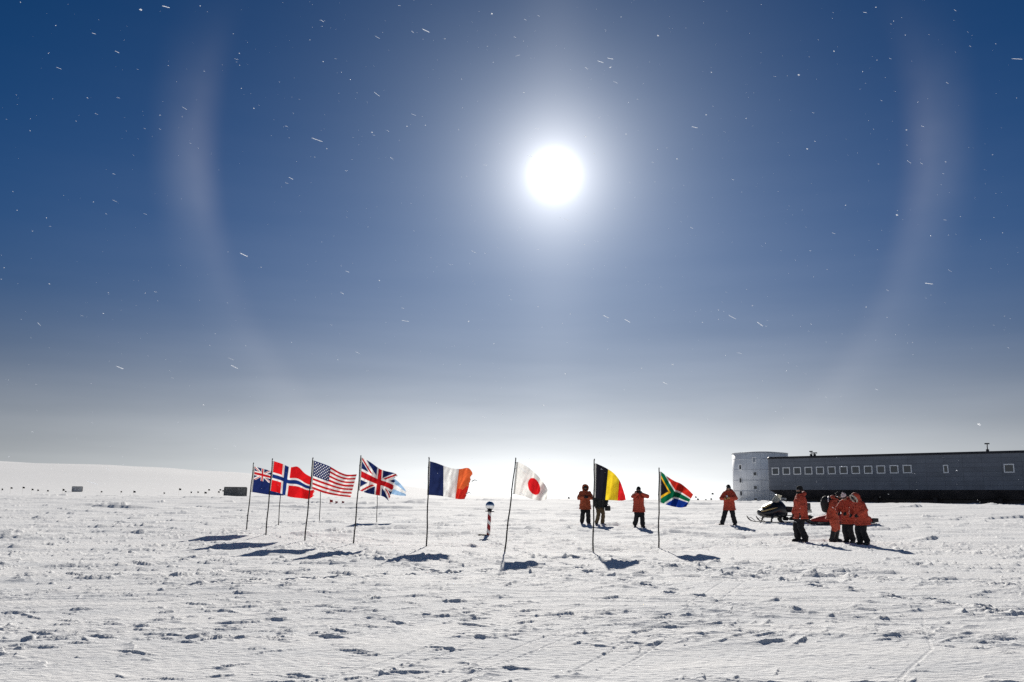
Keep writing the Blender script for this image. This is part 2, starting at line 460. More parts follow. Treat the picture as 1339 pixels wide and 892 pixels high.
    red = m('MULTIPLY', m('MULTIPLY', gauss(ang, 21.7, .9), side), SKY['halo'] * .16 * K)
    c = add(c, scalecol(red, (1, .62, .45)))
    bg = N.new('ShaderNodeBackground'); bg.inputs['Strength'].default_value = SKY['strength']
    L.new(c, bg.inputs['Color'])
    out = N.new('ShaderNodeOutputWorld'); L.new(bg.outputs[0], out.inputs['Surface'])
    w.cycles.sampling_method = 'MANUAL'; w.cycles.sample_map_resolution = 2048

SKY = dict(strength=.06, air=1.0, dust=0.0, ozone=3.0, tint=(.0, .165, .295),
           aureole=[(.30, 3.9, (.97, .98, .97)), (.46, 1.95, (1, .97, .93)), (.036, 13, (.80, .98, 1.0))],
           pillar=.05, halo=.036, back=.33,
           haze=[(.13, 6.2, None, (1.0, .985, .97)), (.33, 8.6, 31, (.96, .975, .975)), (.26, 2.6, 15, (1.0, .985, .96))])
build_sky()
sc.render.engine = 'CYCLES'
sc.view_settings.view_transform = 'Standard'; sc.view_settings.look = 'None'
sc.view_settings.exposure = EXPO; sc.view_settings.gamma = 1; sc.view_settings.use_curve_mapping = False
sc.cycles.max_bounces = 6; sc.cycles.diffuse_bounces = 3; sc.cycles.use_denoising = False

# ------------------------------------------------------------------ flags
M_POLE = mat('dark_bamboo', (.016, .014, .013), .6, var=.3, vscale=30)
M_HEAD = mat('canvas_heading', (.72, .71, .68), .8, trans=.35)
M_CORD = mat('cord', (.10, .09, .08), .8)

def cloth_mat():
    m = bpy.data.materials.new('dyed_nylon'); m.use_nodes = True
    nt = m.node_tree; N = nt.nodes; L = nt.links; N.clear()
    at_ = N.new('ShaderNodeAttribute'); at_.attribute_name = 'dye'
    tc = N.new('ShaderNodeTexCoord'); wv = N.new('ShaderNodeTexNoise'); wv.inputs['Scale'].default_value = 9; wv.inputs['Detail'].default_value = 6
    L.new(tc.outputs['Object'], wv.inputs['Vector'])
    mr = N.new('ShaderNodeMapRange'); mr.inputs['To Min'].default_value = .72; mr.inputs['To Max'].default_value = 1.2; L.new(wv.outputs['Fac'], mr.inputs['Value'])
    vs = N.new('ShaderNodeVectorMath'); vs.operation = 'SCALE'; L.new(at_.outputs['Color'], vs.inputs[0]); L.new(mr.outputs[0], vs.inputs['Scale'])
    df = N.new('ShaderNodeBsdfDiffuse'); tr = N.new('ShaderNodeBsdfTranslucent')
    bp = N.new('ShaderNodeBump'); bp.inputs['Strength'].default_value = .35; bp.inputs['Distance'].default_value = .03; L.new(wv.outputs['Fac'], bp.inputs['Height'])
    for q in (df, tr): L.new(vs.outputs[0], q.inputs['Color']); L.new(bp.outputs[0], q.inputs['Normal'])
    mx = N.new('ShaderNodeMixShader'); mx.inputs[0].default_value = .46
    L.new(df.outputs[0], mx.inputs[1]); L.new(tr.outputs[0], mx.inputs[2])
    o = N.new('ShaderNodeOutputMaterial'); L.new(mx.outputs[0], o.inputs['Surface'])
    return m
M_CLOTH = cloth_mat()

RED = (.46, .012, .018); WHITE = (.76, .76, .75); NAVY = (.012, .022, .10); BLACK = (.012, .012, .018)
def paint(base, *layers):
    """base colour over an array, then (mask, colour) layers on top"""
    def f(u, v):
        c = np.empty(u.shape + (3,)); c[:] = base
        for fn, col in layers: c[fn(u, v)] = col
        return c
    return f

def jack(u, v):
    x = u * 60; y = v * 30; c = np.empty(u.shape + (3,)); c[:] = NAVY
    d1 = (y - x / 2) / math.sqrt(1.25); d2 = (y - (30 - x / 2)) / math.sqrt(1.25)
    c[(np.abs(d1) < 3) | (np.abs(d2) < 3)] = WHITE
    left = x < 30; top = y < 15
    c[(left & (d1 > 0) & (d1 < 2) & top) | (~left & (d1 < 0) & (d1 > -2) & ~top)] = RED
    c[(left & (d2 > 0) & (d2 < 2) & ~top) | (~left & (d2 < 0) & (d2 > -2) & top)] = RED
    c[(np.abs(x - 30) < 5) | (np.abs(y - 15) < 5)] = WHITE
    c[(np.abs(x - 30) < 3) | (np.abs(y - 15) < 3)] = RED
    return c
def ensign(u, v):
    c = np.empty(u.shape + (3,)); c[:] = NAVY
    k = (u < .5) & (v < .5); c[k] = jack(u * 2, v * 2)[k]
    for su, sv, r in ((.75, .22, .055), (.75, .80, .06), (.64, .45, .055), (.86, .40, .05)):
        th = np.arctan2(v - sv, (u - su) * 2); q = np.hypot((u - su) * 2, v - sv)
        star = r * (.62 + .38 * np.cos(5 * (th + math.pi / 2)))
        c[q < star * 1.5] = WHITE; c[q < star] = RED
    return c
def stripes(u, v):
    c = np.empty(u.shape + (3,)); c[:] = WHITE
    c[(np.floor(v * 13) % 2) == 0] = RED
    k = (u < .4) & (v < 7 / 13); c[k] = NAVY
    for r in range(9):
        n = 6 if r % 2 == 0 else 5
        for q in range(n):
            su = .4 * ((q * 2 + (1 if n == 6 else 2)) / 12); sv = 7 / 13 * (r + 1) / 10
            c[np.hypot((u - su) * 1.9, v - sv) < .021] = WHITE
    return c
def nordic(u, v):
    x = u * 22; y = v * 16; c = np.empty(u.shape + (3,)); c[:] = (.62, .012, .016)
    c[((x > 6) & (x < 10)) | ((y > 6) & (y < 10))] = WHITE
    c[((x > 7) & (x < 9)) | ((y > 7) & (y < 9))] = (.01, .03, .16)
    return c
def springbok(u, v):
    x = u * 1.5; c = np.empty(u.shape + (3,)); G = (.005, .12, .055); Y = (.75, .42, .02)
    c[v < .5] = (.55, .03, .02); c[v >= .5] = (.01, .04, .28)
    def band(w):                                  # distance to the lying Y
        yy = np.abs(v - .5); q = np.abs(x * .5 / .75 - (.5 - yy)) / math.hypot(.5 / .75, 1)
        return np.where((x < .75) & (q < w), True, False) | ((x >= .70) & (yy < w)) | ((x < .75) & (x * .5 / .75 < .5 - yy))
    c[band(1 / 6)] = WHITE; c[band(1 / 10)] = G
    yy = np.abs(v - .5)
    c[x * .5 / .75 < .5 - yy - .10 * 1.2] = Y
    c[x * .5 / .75 < .5 - yy - .10 * 1.2 - .085] = BLACK
    return c
tri = lambda a, b, c_: paint(a, (lambda u, v: u >= 1 / 3, b), (lambda u, v: u >= 2 / 3, c_))
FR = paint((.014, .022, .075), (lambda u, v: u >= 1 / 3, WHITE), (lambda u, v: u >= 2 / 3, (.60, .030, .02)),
           (lambda u, v: (u >= 2 / 3) & (v < .66 + .16 * gnoise(u * 9, v * 3, 70) - .5 * (u - .8)), (.72, .145, .045)))  # sun glowing through the upper red, painted in as orange
BE = tri(BLACK, (.82, .60, .03), (.60, .02, .025))
JP = paint((.80, .79, .76), (lambda u, v: np.hypot((u - .5) * 1.5, v - .5) < .3, (.62, .015, .02)))
AR = paint((.30, .46, .66), (lambda u, v: np.abs(v - .5) < 1 / 6, WHITE), (lambda u, v: np.hypot((u - .5) * 1.6, v - .5) < .09, (.75, .5, .08)))

def smooth_line(pts, t):
    pts = np.array(pts, float); u = pts[:, 0]
    out = []
    for k in (1, 2):
        y = pts[:, k]; m = np.gradient(y, u); i = np.clip(np.searchsorted(u, t) - 1, 0, len(u) - 2)
        h = u[i + 1] - u[i]; s = (t - u[i]) / h
        out.append((2 * s**3 - 3 * s**2 + 1) * y[i] + (s**3 - 2 * s**2 + s) * h * m[i] + (-2 * s**3 + 3 * s**2) * y[i + 1] + (s**3 - s**2) * h * m[i + 1])
    return np.stack(out, -1)

def flagpole(base, top, label, r=.021):
    p = at(*base); q = at_depth(*top, p.y)
    o = empty('flagpole', p, 0, label, 'flagpole', 'thin dark poles of the flag arc')
    d = q - p
    b = MB(); n = 9; pts = [Vector((0, 0, -.25)) - Vector((d.x, d.y, 0)) * .1] + [d * (k / n) + Vector((.008 * math.sin(k * 1.7 + base[0]), .008 * math.cos(k * 2.1 + base[0]), 0)) for k in range(n + 1)]
    b.tube(pts, [r] + [r * (1 - .3 * k / n) for k in range(n + 1)], 10).build('pole', M_POLE, o)
    for k in (2, 4, 6, 8): MB().ell(pts[k + 1], (r * 1.18, r * 1.18, .012), nu=10, nv=5).build('node', M_POLE, o)
    MB().ell(d, (.016, .016, .028)).build('finial', M_POLE, o)
    return p, q

def flag(design, top, bot, Y, label, fold=(.10, 1.6, 0., .35), head=.0, heading=0., tears=0., nu=150, nv=96, crease=.012):
    """top and bottom edge as (u, photo x, photo y); folded in depth so that the cloth has its real run."""
    u = np.linspace(0, 1, nu); v = np.linspace(0, 1, nv)
    T = smooth_line(top, u); B = smooth_line(bot, u)
    U, V = np.meshgrid(u, v)
    P = T[None] * (1 - V[..., None]) + B[None] * V[..., None]
    A, k, ph, sk = fold; A *= 2.0; crease *= 3.2
    D = heading * U + A * np.minimum(1, U * 2.2) ** 1.3 * np.sin(2 * math.pi * (k * U + ph + sk * V)) + crease * gnoise(U * 9 + ph * 7, V * 3.2 + U * 4, 50) * np.minimum(1, U * 6)
    D += .05 * np.minimum(1, U * 2.0) * gnoise(U * 3.2 + ph * 3, V * 1.6 - U * 2, 51)
    d = np.stack([(P[..., 0] - PW / 2) / F, (PH / 2 - P[..., 1]) / F], -1)
    dx = fw.x + rt.x * d[..., 0] + up.x * d[..., 1]; dy = fw.y + rt.y * d[..., 0] + up.y * d[..., 1]; dz = fw.z + rt.z * d[..., 0] + up.z * d[..., 1]
    t = (Y + D) / dy
    co = np.stack([dx * t, dy * t, CAMZ + dz * t], -1)
    o0 = Vector(co[0, 0])
    r = empty('flag', o0, 0, label, 'flag', 'national flags flying around the pole marker')
    co = co - np.array(o0)
    j, i = np.meshgrid(np.arange(nv - 1), np.arange(nu - 1), indexing='ij')
    q = np.stack([j * nu + i, j * nu + i + 1, (j + 1) * nu + i + 1, (j + 1) * nu + i], -1).reshape(-1, 4)
    if tears:                                      # frayed fly end
        uc = U[:-1, :-1]; vc = V[:-1, :-1]
        lim = 1 - tears * (.5 + .9 * gnoise(vc * 7 + ph, vc * 0 + 1.7, 60) + .6 * gnoise(vc * 21, vc * 0 + 4.7, 61))
        q = q[(uc < lim).ravel()]
    me = bpy.data.meshes.new('cloth'); me.from_pydata(co.reshape(-1, 3).tolist(), [], q.tolist()); me.update()
    ca = me.color_attributes.new('dye', 'FLOAT_COLOR', 'POINT')
    col = design(U, V); col = np.concatenate([col, np.ones(col.shape[:2] + (1,))], -1)
    ca.data.foreach_set('color', col.astype(np.float32).ravel())
    me.polygons.foreach_set('use_smooth', [True] * len(me.polygons)); me.materials.append(M_CLOTH)
    o = bpy.data.objects.new('cloth', me); COL.objects.link(o); o.parent = r
    # white canvas heading and cord ties along the hoist
    a = Vector(co[0, 0]); b = Vector(co[-1, 0]); ax = (b - a)
    side = Vector((-1, 0, 0))
    h = MB(); w = .045
    rings = []
    for kk in range(13):
        c = a + ax * (kk / 12); rings.append([c + Vector((.002, .004, 0)), c + Vector((.002, -.004, 0)), c + side * w + Vector((0, -.004, 0)), c + side * w + Vector((0, .004, 0))])
    h.ring(rings).build('heading', M_HEAD, r, smooth=False)
    return r, o0, a, b

def ties(r, o0, pole, a, b, n=2):
    p, q = pole
    for k in range(n):
        f = .02 + .96 * k / (n - 1)
        c = a + (b - a) * f + Vector((-.04, 0, 0)); w = o0 + c
        t = (w.z - p.z) / (q.z - p.z); on = p + (q - p) * t - o0
        MB().tube([c, (c + on) / 2 + Vector((0, 0, -.012)), on + Vector((-.012, 0, 0)), on + Vector((0, -.019, .01))], .006, 6).build('tie', M_CORD, r)

def flag_on(pole, *a, n=2, **k):
    r, o0, p, q = flag(*a, **k); ties(r, o0, pole, p, q, n); return r

P = flagpole((322, 694.8), (331.6, 605.8), 'thin dark pole holding the blue ensign, leftmost of the flag arc')
flag_on(P, ensign, [(0, 333.6, 610.2), (.5, 354, 616), (1, 374, 624)], [(0, 329.9, 643.5), (.5, 352, 647), (1, 371, 648.2)], P[0].y,
        'dark blue ensign with the union cross in its top corner, leftmost flag', fold=(.09, 1.3, .1, .2))
P = flagpole((347.3, 702), (356.4, 600.4), 'thin dark pole holding the red flag with the blue and white cross')
flag_on(P, nordic, [(0, 358.6, 603.1), (.30, 371.5, 607.6), (.42, 378.5, 610.8), (.62, 389.4, 610.5), (.82, 400, 620), (1, 414, 627)],
        [(0, 353.9, 641.8), (.27, 366.5, 645.2), (.45, 375.5, 649.0), (.72, 394.3, 651.7), (.9, 405, 652), (1, 411, 648)], P[0].y,
        'red flag with a blue and white cross, frayed at its free end', fold=(.12, 1.5, .55, .25), tears=.05)
P = flagpole((398.4, 707.7), (409.3, 599.2), 'thin dark pole holding the red and white striped flag with stars')
flag_on(P, stripes, [(0, 410.8, 602.3), (.4, 432.6, 610.7), (.6, 443.8, 617.2), (.78, 453.5, 620.6), (1, 466.5, 620.3)],
        [(0, 408.2, 639.3), (.32, 423.6, 644.9), (.66, 440.4, 648.3), (1, 458.3, 650.5)], P[0].y,
        'red and white striped flag with white stars on a blue corner', fold=(.11, 1.7, .3, .3))
P = flagpole((462.5, 711), (471.9, 596.4), 'thin dark pole holding the red, white and blue union cross flag')
flag_on(P, jack, [(0, 474, 598.4), (.25, 485.3, 605.1), (.5, 497.5, 613.6), (.66, 504.5, 616), (.86, 515, 618.5), (1, 520.5, 621)],
        [(0, 470.6, 641.6), (.22, 479.7, 644.9), (.45, 490.9, 647.2), (.62, 500.5, 649.2), (.78, 505, 652), (.9, 508.5, 655), (1, 509.5, 652)], P[0].y,
        'large union cross flag of red, white and blue, ragged at its free end', fold=(.15, 2.0, .15, .4), tears=.11, crease=.03)
P = flagpole((557.8, 715.4), (560.9, 598.8), 'thin dark pole holding the blue, white and red flag with upright bands')
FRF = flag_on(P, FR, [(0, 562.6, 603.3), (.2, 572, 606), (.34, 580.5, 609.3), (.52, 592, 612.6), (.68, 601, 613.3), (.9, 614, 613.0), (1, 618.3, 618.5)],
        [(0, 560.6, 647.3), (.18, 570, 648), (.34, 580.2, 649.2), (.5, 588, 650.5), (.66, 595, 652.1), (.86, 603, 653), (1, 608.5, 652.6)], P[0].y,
        'flag of dark blue, white and red upright bands, its frayed red end painted sunlit orange', fold=(.15, 1.35, .1, .2), tears=.03, crease=.022)
for a_, b_, c_ in (((617, 629.5), (620.5, 627.6), (624, 628.6)), ((609.5, 646), (613, 643.8), (616.4, 645.6))):
    q_ = [at_depth(*e_, P[0].y + .05 * k_) - FRF.location for k_, e_ in enumerate((a_, b_, c_))]
    MB().tube(q_, [.012, .010, .006], 6).build('loose_thread', M_CORD, FRF)
P = flagpole((659.9, 721.5), (674.4, 599.7), 'leaning dark pole holding the white flag with the red disc')
flag_on(P, JP, [(0, 677.6, 604.2), (.2, 687.9, 609.4), (.42, 698.6, 617.5), (.68, 707.6, 627.3), (.9, 714, 636), (1, 716.3, 640.5)],
        [(0, 673.2, 646.4), (.3, 687.9, 650.2), (.58, 700.5, 654), (.78, 707, 654.8), (1, 715, 652.6)], P[0].y,
        'white flag with a single red disc, on a leaning pole', fold=(.14, 1.5, .2, .25))
P = flagpole((775.4, 720.8), (777.2, 601.2), 'upright dark pole holding the black, yellow and red flag')
flag_on(P, BE, [(0, 779.6, 606), (.28, 792.8, 612.3), (.5, 803.2, 619.4), (.7, 810.7, 629.3), (.86, 814.6, 639.5), (1, 817.6, 649.0)],
        [(0, 778.7, 650.9), (.32, 791, 653.6), (.56, 803, 654.4), (.72, 809.5, 654.8), (.9, 815, 654.6), (1, 818.2, 653.6)], P[0].y,
        'flag of black, yellow and red upright bands, drooping at its free end', fold=(.12, 1.4, .6, .2))
P = flagpole((861.3, 716.7), (861.8, 612.6), 'upright dark pole holding the multicoloured flag, rightmost of the arc')
flag_on(P, springbok, [(0, 864.4, 616.8), (.25, 873.5, 623.8), (.5, 882.5, 629.3), (.72, 891.4, 633.2), (.88, 900.4, 640.6), (1, 906.5, 646.8)],
        [(0, 864, 657.1), (.3, 873.5, 660.7), (.6, 884, 663.2), (.85, 892, 663.8), (1, 897.5, 662.6)], P[0].y,
        'green, black, yellow, white, red and blue flag, rightmost flag of the arc', fold=(.16, 1.9, .1, .55))
flagpole((363.8, 689.4), (368.5, 618), 'thin dark pole standing behind the red flag with the blue and white cross', .018)
flagpole((417.6, 684), (420.5, 612), 'thin dark pole standing behind the red and white striped flag', .018)
P = flagpole((492.6, 682), (494.2, 612), 'thin dark pole standing behind the large union cross flag', .018)
flag_on(P, AR, [(0, 495.3, 616), (.5, 511, 623), (.75, 521.5, 630.5), (1, 530.5, 641)], [(0, 494.8, 641), (.5, 510, 645.5), (.8, 522, 648), (1, 530.8, 648.6)], P[0].y,
        'pale blue and white flag showing beyond the union cross flag', fold=(.10, 1.6, .4, .3))

# ------------------------------------------------------------------ striped pole marker with mirror globe
def stripe_mat():
    m = mat('barber_stripes', (.6, .6, .6), .45); nt = m.node_tree; N = nt.nodes; L = nt.links; b = N['Principled BSDF']
    tc = N.new('ShaderNodeTexCoord'); sp = N.new('ShaderNodeSeparateXYZ'); L.new(tc.outputs['Object'], sp.inputs[0])
    def mm(op, a, b_=None):
        n = N.new('ShaderNodeMath'); n.operation = op
        for k, q in enumerate((a, b_)):
            if q is None: continue
            if isinstance(q, (int, float)): n.inputs[k].default_value = q
            else: L.new(q, n.inputs[k])
        return n.outputs[0]
    t = mm('DIVIDE', mm('ARCTAN2', sp.outputs['Y'], sp.outputs['X']), 2 * math.pi)
    f = mm('FRACT', mm('ADD', mm('ADD', t, mm('MULTIPLY', sp.outputs['Z'], 3.2)), 20.0))
    g = mm('GREATER_THAN', f, .40)
    mx = N.new('ShaderNodeMix'); mx.data_type = 'RGBA'; L.new(g, mx.inputs['Factor']); mx.inputs['A'].default_value = (.80, .79, .77, 1); mx.inputs['B'].default_value = (.30, .015, .02, 1)
    L.new(mx.outputs['Result'], b.inputs['Base Color'])
    return m
def pole_marker():
    p = at(638.5, 699.8)
    o = empty('striped_pole_marker', p, 0, 'short red and white striped post topped by a mirror globe', 'pole marker')
    MB().loft([(-.1, 0, 0, .062, .062), (.80, 0, 0, .060, .060), (.815, 0, 0, .055, .055)], 32).build('post', stripe_mat(), o)
    dk = mat('dark_metal', (.05, .05, .055), .45, .6)
    c = MB().loft([(.815, 0, 0, .05, .05), (.822, 0, 0, .16, .16), (.845, 0, 0, .165, .165), (.855, 0, 0, .09, .09), (.885, 0, 0, .06, .06)], 32).build('collar', dk, o)
    MB().ell((0, 0, 1.02), (.155, .155, .155), nu=48, nv=32).build('globe', mat('mirror_glass', (.86, .87, .88), .03, 1.0), o)
    b = MB(); b.box(-.34, .02, -.09, .07, -.03, .045, .015); b.xf(Matrix.Rotation(R(-14), 4, 'Z')).build('foot_block', mat('old_wood', (.08, .065, .05), .8, var=.3), o)
    o.rotation_euler = (0, R(2.5), 0)
pole_marker()

# ------------------------------------------------------------------ station building and its round tower
def panel_mat(name, col, sx, sz, rough=.55, metal=0., var=.18, axis='X'):
    m = mat(name, col, rough, metal); nt = m.node_tree; N = nt.nodes; L = nt.links; b = N['Principled BSDF']
    tc = N.new('ShaderNodeTexCoord'); sp = N.new('ShaderNodeSeparateXYZ'); L.new(tc.outputs['Object'], sp.inputs[0])
    cb = N.new('ShaderNodeCombineXYZ')
    if axis == 'X': L.new(sp.outputs['X'], cb.inputs['X'])
    else:
        a = N.new('ShaderNodeMath'); a.operation = 'ARCTAN2'; L.new(sp.outputs['Y'], a.inputs[0]); L.new(sp.outputs['X'], a.inputs[1])
        k = N.new('ShaderNodeMath'); k.operation = 'MULTIPLY'; k.inputs[1].default_value = 4.6; L.new(a.outputs[0], k.inputs[0]); L.new(k.outputs[0], cb.inputs['X'])
    L.new(sp.outputs['Z'], cb.inputs['Y'])
    br = N.new('ShaderNodeTexBrick'); br.inputs['Scale'].default_value = 1; br.inputs['Brick Width'].default_value = sx; br.inputs['Row Height'].default_value = sz
    br.inputs['Mortar Size'].default_value = .02; br.inputs['Bias'].default_value = 0; br.offset = 0
    br.inputs['Color1'].default_value = (*[c * (1 - var) for c in col], 1); br.inputs['Color2'].default_value = (*[min(1, c * (1 + var)) for c in col], 1)
    br.inputs['Mortar'].default_value = (*[c * .55 for c in col], 1)
    L.new(cb.outputs[0], br.inputs['Vector'])
    nz = N.new('ShaderNodeTexNoise'); nz.inputs['Scale'].default_value = .7; nz.inputs['Detail'].default_value = 8; L.new(tc.outputs['Object'], nz.inputs['Vector'])
    mr = N.new('ShaderNodeMapRange'); mr.inputs['To Min'].default_value = .75; mr.inputs['To Max'].default_value = 1.25; L.new(nz.outputs['Fac'], mr.inputs['Value'])
    vs = N.new('ShaderNodeVectorMath'); vs.operation = 'SCALE'; L.new(br.outputs['Color'], vs.inputs[0]); L.new(mr.outputs[0], vs.inputs['Scale']); L.new(vs.outputs[0], b.inputs['Base Color'])
    return m

M_FRAME = mat('pale_window_frame', (.82, .83, .84), .5)
M_GLASS = mat('dark_glass', (.030, .036, .048), .12, 0, .5)
M_TRIM = mat('dark_trim', (.022, .024, .030), .6)

def line_hit(px, py, A, d):
    """sight line through a photo pixel against the upright plane through A along d"""
    n = Vector((-d.y, d.x, 0)); r_ = ray(px, py); o = Vector((0, 0, CAMZ))
    t = (A - o).dot(n) / r_.dot(n); p = o + r_ * t
    return (p - A).dot(d), p.z

def station():
    A = at_depth(1003.8, 655, 140); B = at_depth(1339, 655, 116.0)
    A.z = B.z = 0; d = (B - A).normalized()
    gz = 1.05
    st = empty('station_building', (A.x, A.y, gz), math.atan2(d.y, d.x), 'long dark grey flat-roofed building with a row of pale framed windows', 'building')
    s0, ztop = line_hit(1008, 597.5, A, d); _, zb = line_hit(1008, 640.6, A, d)
    ztop -= gz; zb -= gz
    LN, W = 86.0, 19.0
    wall = panel_mat('grey_cladding', (.150, .165, .195), 2.4, .62, var=.07)
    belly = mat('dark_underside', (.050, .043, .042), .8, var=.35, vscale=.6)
    # body: rounded top edge and rounded end corner
    def outline(ins):
        r = .9; pts = []
        for cx, cy, a0 in ((LN - r, r, -90), (LN - r, W - r, 0), (r, W - r, 90), (r, r, 180)):
            for k in range(7):
                a = R(a0 + 15 * k); pts.append((cx + (r - ins) * math.cos(a), cy + (r - ins) * math.sin(a)))
        return pts
    rings = [[(x, y, z) for x, y in outline(i)] for i, z in ((0, zb), (0, ztop - .32))]
    MB().ring(rings).build('wall', wall, st, smooth=False)
    rings = [[(x, y, z) for x, y in outline(i)] for i, z in ((-.10, ztop - .32), (-.10, ztop - .12), (.05, ztop), (.5, ztop + .03))]
    MB().ring(rings).build('roof', M_TRIM, st, smooth=False)
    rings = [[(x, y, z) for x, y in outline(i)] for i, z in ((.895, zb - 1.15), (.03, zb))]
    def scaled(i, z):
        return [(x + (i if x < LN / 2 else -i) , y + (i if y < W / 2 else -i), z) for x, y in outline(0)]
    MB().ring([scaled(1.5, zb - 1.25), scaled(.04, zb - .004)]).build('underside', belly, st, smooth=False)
    MB().ring([scaled(1.9, -.6), scaled(1.9, zb - 1.254)]).build('shade_skirt', mat('painted_shade', (.045, .038, .036), .85, var=.3, vscale=1.2), st, smooth=False)  # shade of the open underside put into a dark skirt's colour
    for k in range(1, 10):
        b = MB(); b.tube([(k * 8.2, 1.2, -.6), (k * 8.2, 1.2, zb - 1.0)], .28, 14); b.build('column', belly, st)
    # windows
    def window(px, py, wpx, hpx, tall=False):
        s1, z1 = line_hit(px - wpx / 2, py + hpx / 2, A, d); s2, z2 = line_hit(px + wpx / 2, py - hpx / 2, A, d)
        z1 -= gz; z2 -= gz; t = .125
        f = MB()
        f.box(s1, s2, -.09, .02, z2 - t, z2); f.box(s1, s2, -.09, .02, z1, z1 + t)
        f.box(s1, s1 + t, -.087, .02, z1 + t, z2 - t); f.box(s2 - t, s2, -.087, .02, z1 + t, z2 - t)
        fr = f.build('window', M_FRAME, st, smooth=False)
        MB().box(s1 + t, s2 - t, -.05, -.01, z1 + t, z2 - t).build('pane', M_GLASS, fr, smooth=False)
    xs = [1014.2, 1028.5, 1042.7, 1057.4, 1072.5, 1087.7, 1103.3, 1119, 1135.5, 1152.1, 1169.3, 1186.5]
    for k, x in enumerate(xs):
        window(x, 616.3 - (x - 1014) * .0165, 9.0 + k * .16, 9.6 + k * .13)
    window(1236.9, 613.3, 6.0, 10.8); window(1319.6, 612.4, 12.6, 11.6)
    # small aerials on the roof edge
    dk = mat('aerial_metal', (.05, .05, .055), .5, .5)
    for px, h, arm in ((1058, .75, .25), (1062.5, .5, .4), (1290, 1.1, .3)):
        s_, _z = line_hit(px, 597, A, d); b = MB()
        b.tube([(s_, .8, ztop - .05), (s_, .8, ztop + h)], .07, 8); b.box(s_ - arm, s_ + arm, .74, .86, ztop + h - .12, ztop + h + .05); b.box(s_ - .16, s_ + .16, .66, .94, ztop + .02, ztop + .3)
        b.build('aerial', dk, st)
    # round tower
    Y = 158.0
    L_ = at_depth(960.3, 655, Y); Rr = at_depth(1031.5, 655, Y); c = (L_ + Rr) / 2; rad = (Rr - L_).length / 2
    top = at_depth(995, 591.2, Y - rad).z - gz
    tw = empty('round_tower', (c.x, c.y, gz), 0, 'pale silvery round tower with small dark windows at the left end of the building', 'tower')
    tm = panel_mat('silver_cladding', (.91, .92, .93), 1.2, 1.85, .5, .0, .03, 'R')
    MB().loft([(-.6, 0, 0, rad, rad), (top - .12, 0, 0, rad, rad)], 96).build('shell', tm, tw)
    for z in (1.85 * 1.0, 1.85 * 2, 1.85 * 3.0, 1.85 * 4):
        if z < top - .4: MB().loft([(z - .05, 0, 0, rad + .03, rad + .03), (z + .05, 0, 0, rad + .03, rad + .03)], 96).build('seam_band', mat('seam_metal', (.52, .55, .60), .4), tw)
    MB().loft([(top - .12, 0, 0, rad + .06, rad + .06), (top, 0, 0, rad + .06, rad + .06), (top + .25, 0, 0, rad * .5, rad * .5), (top + .3, 0, 0, .2, .2)], 96).build('roof', mat('tower_roof', (.45, .47, .5), .5), tw)
    def twin(px, py, w, h, frame, pane=None):
        r_ = ray(px, py); o = Vector((0, 0, CAMZ)); q = Vector((r_.x, r_.y, 0)); e = Vector((o.x - c.x, o.y - c.y, 0))
        a_ = q.dot(q); b_ = 2 * q.dot(e); cc = e.dot(e) - rad * rad; t = (-b_ - math.sqrt(max(0, b_ * b_ - 4 * a_ * cc))) / 2 / a_
        p = o + r_ * t; an = math.atan2(p.y - c.y, p.x - c.x); z = p.z - gz
        Mx = Matrix.Translation((rad * math.cos(an), rad * math.sin(an), z)) @ Matrix.Rotation(an + math.pi / 2, 4, 'Z')
        f = MB(); t_ = .13
        f.box(-w - t_, w + t_, -.09, .1, h, h + t_); f.box(-w - t_, w + t_, -.09, .1, -h - t_, -h)
        f.box(-w - t_, -w, -.087, .1, -h, h); f.box(w, w + t_, -.087, .1, -h, h); f.xf(Mx)
        fo = f.build('window', frame, tw, smooth=False)
        MB().box(-w, w, -.07, .1, -h, h).xf(Mx).build('pane', pane or M_GLASS, fo, smooth=False)
    for px, py in ((968.3, 611), (968.8, 628.3), (969.6, 645.2)): twin(px, py, .24, .36, tm)
    for px, py in ((987.3, 619.6), (988, 637.6), (988.3, 653.6)): twin(px, py, .24, .26, M_FRAME)
    twin(986.3, 601.5, .22, .36, tm, mat('grey_vent', (.33, .36, .40), .5))
station()

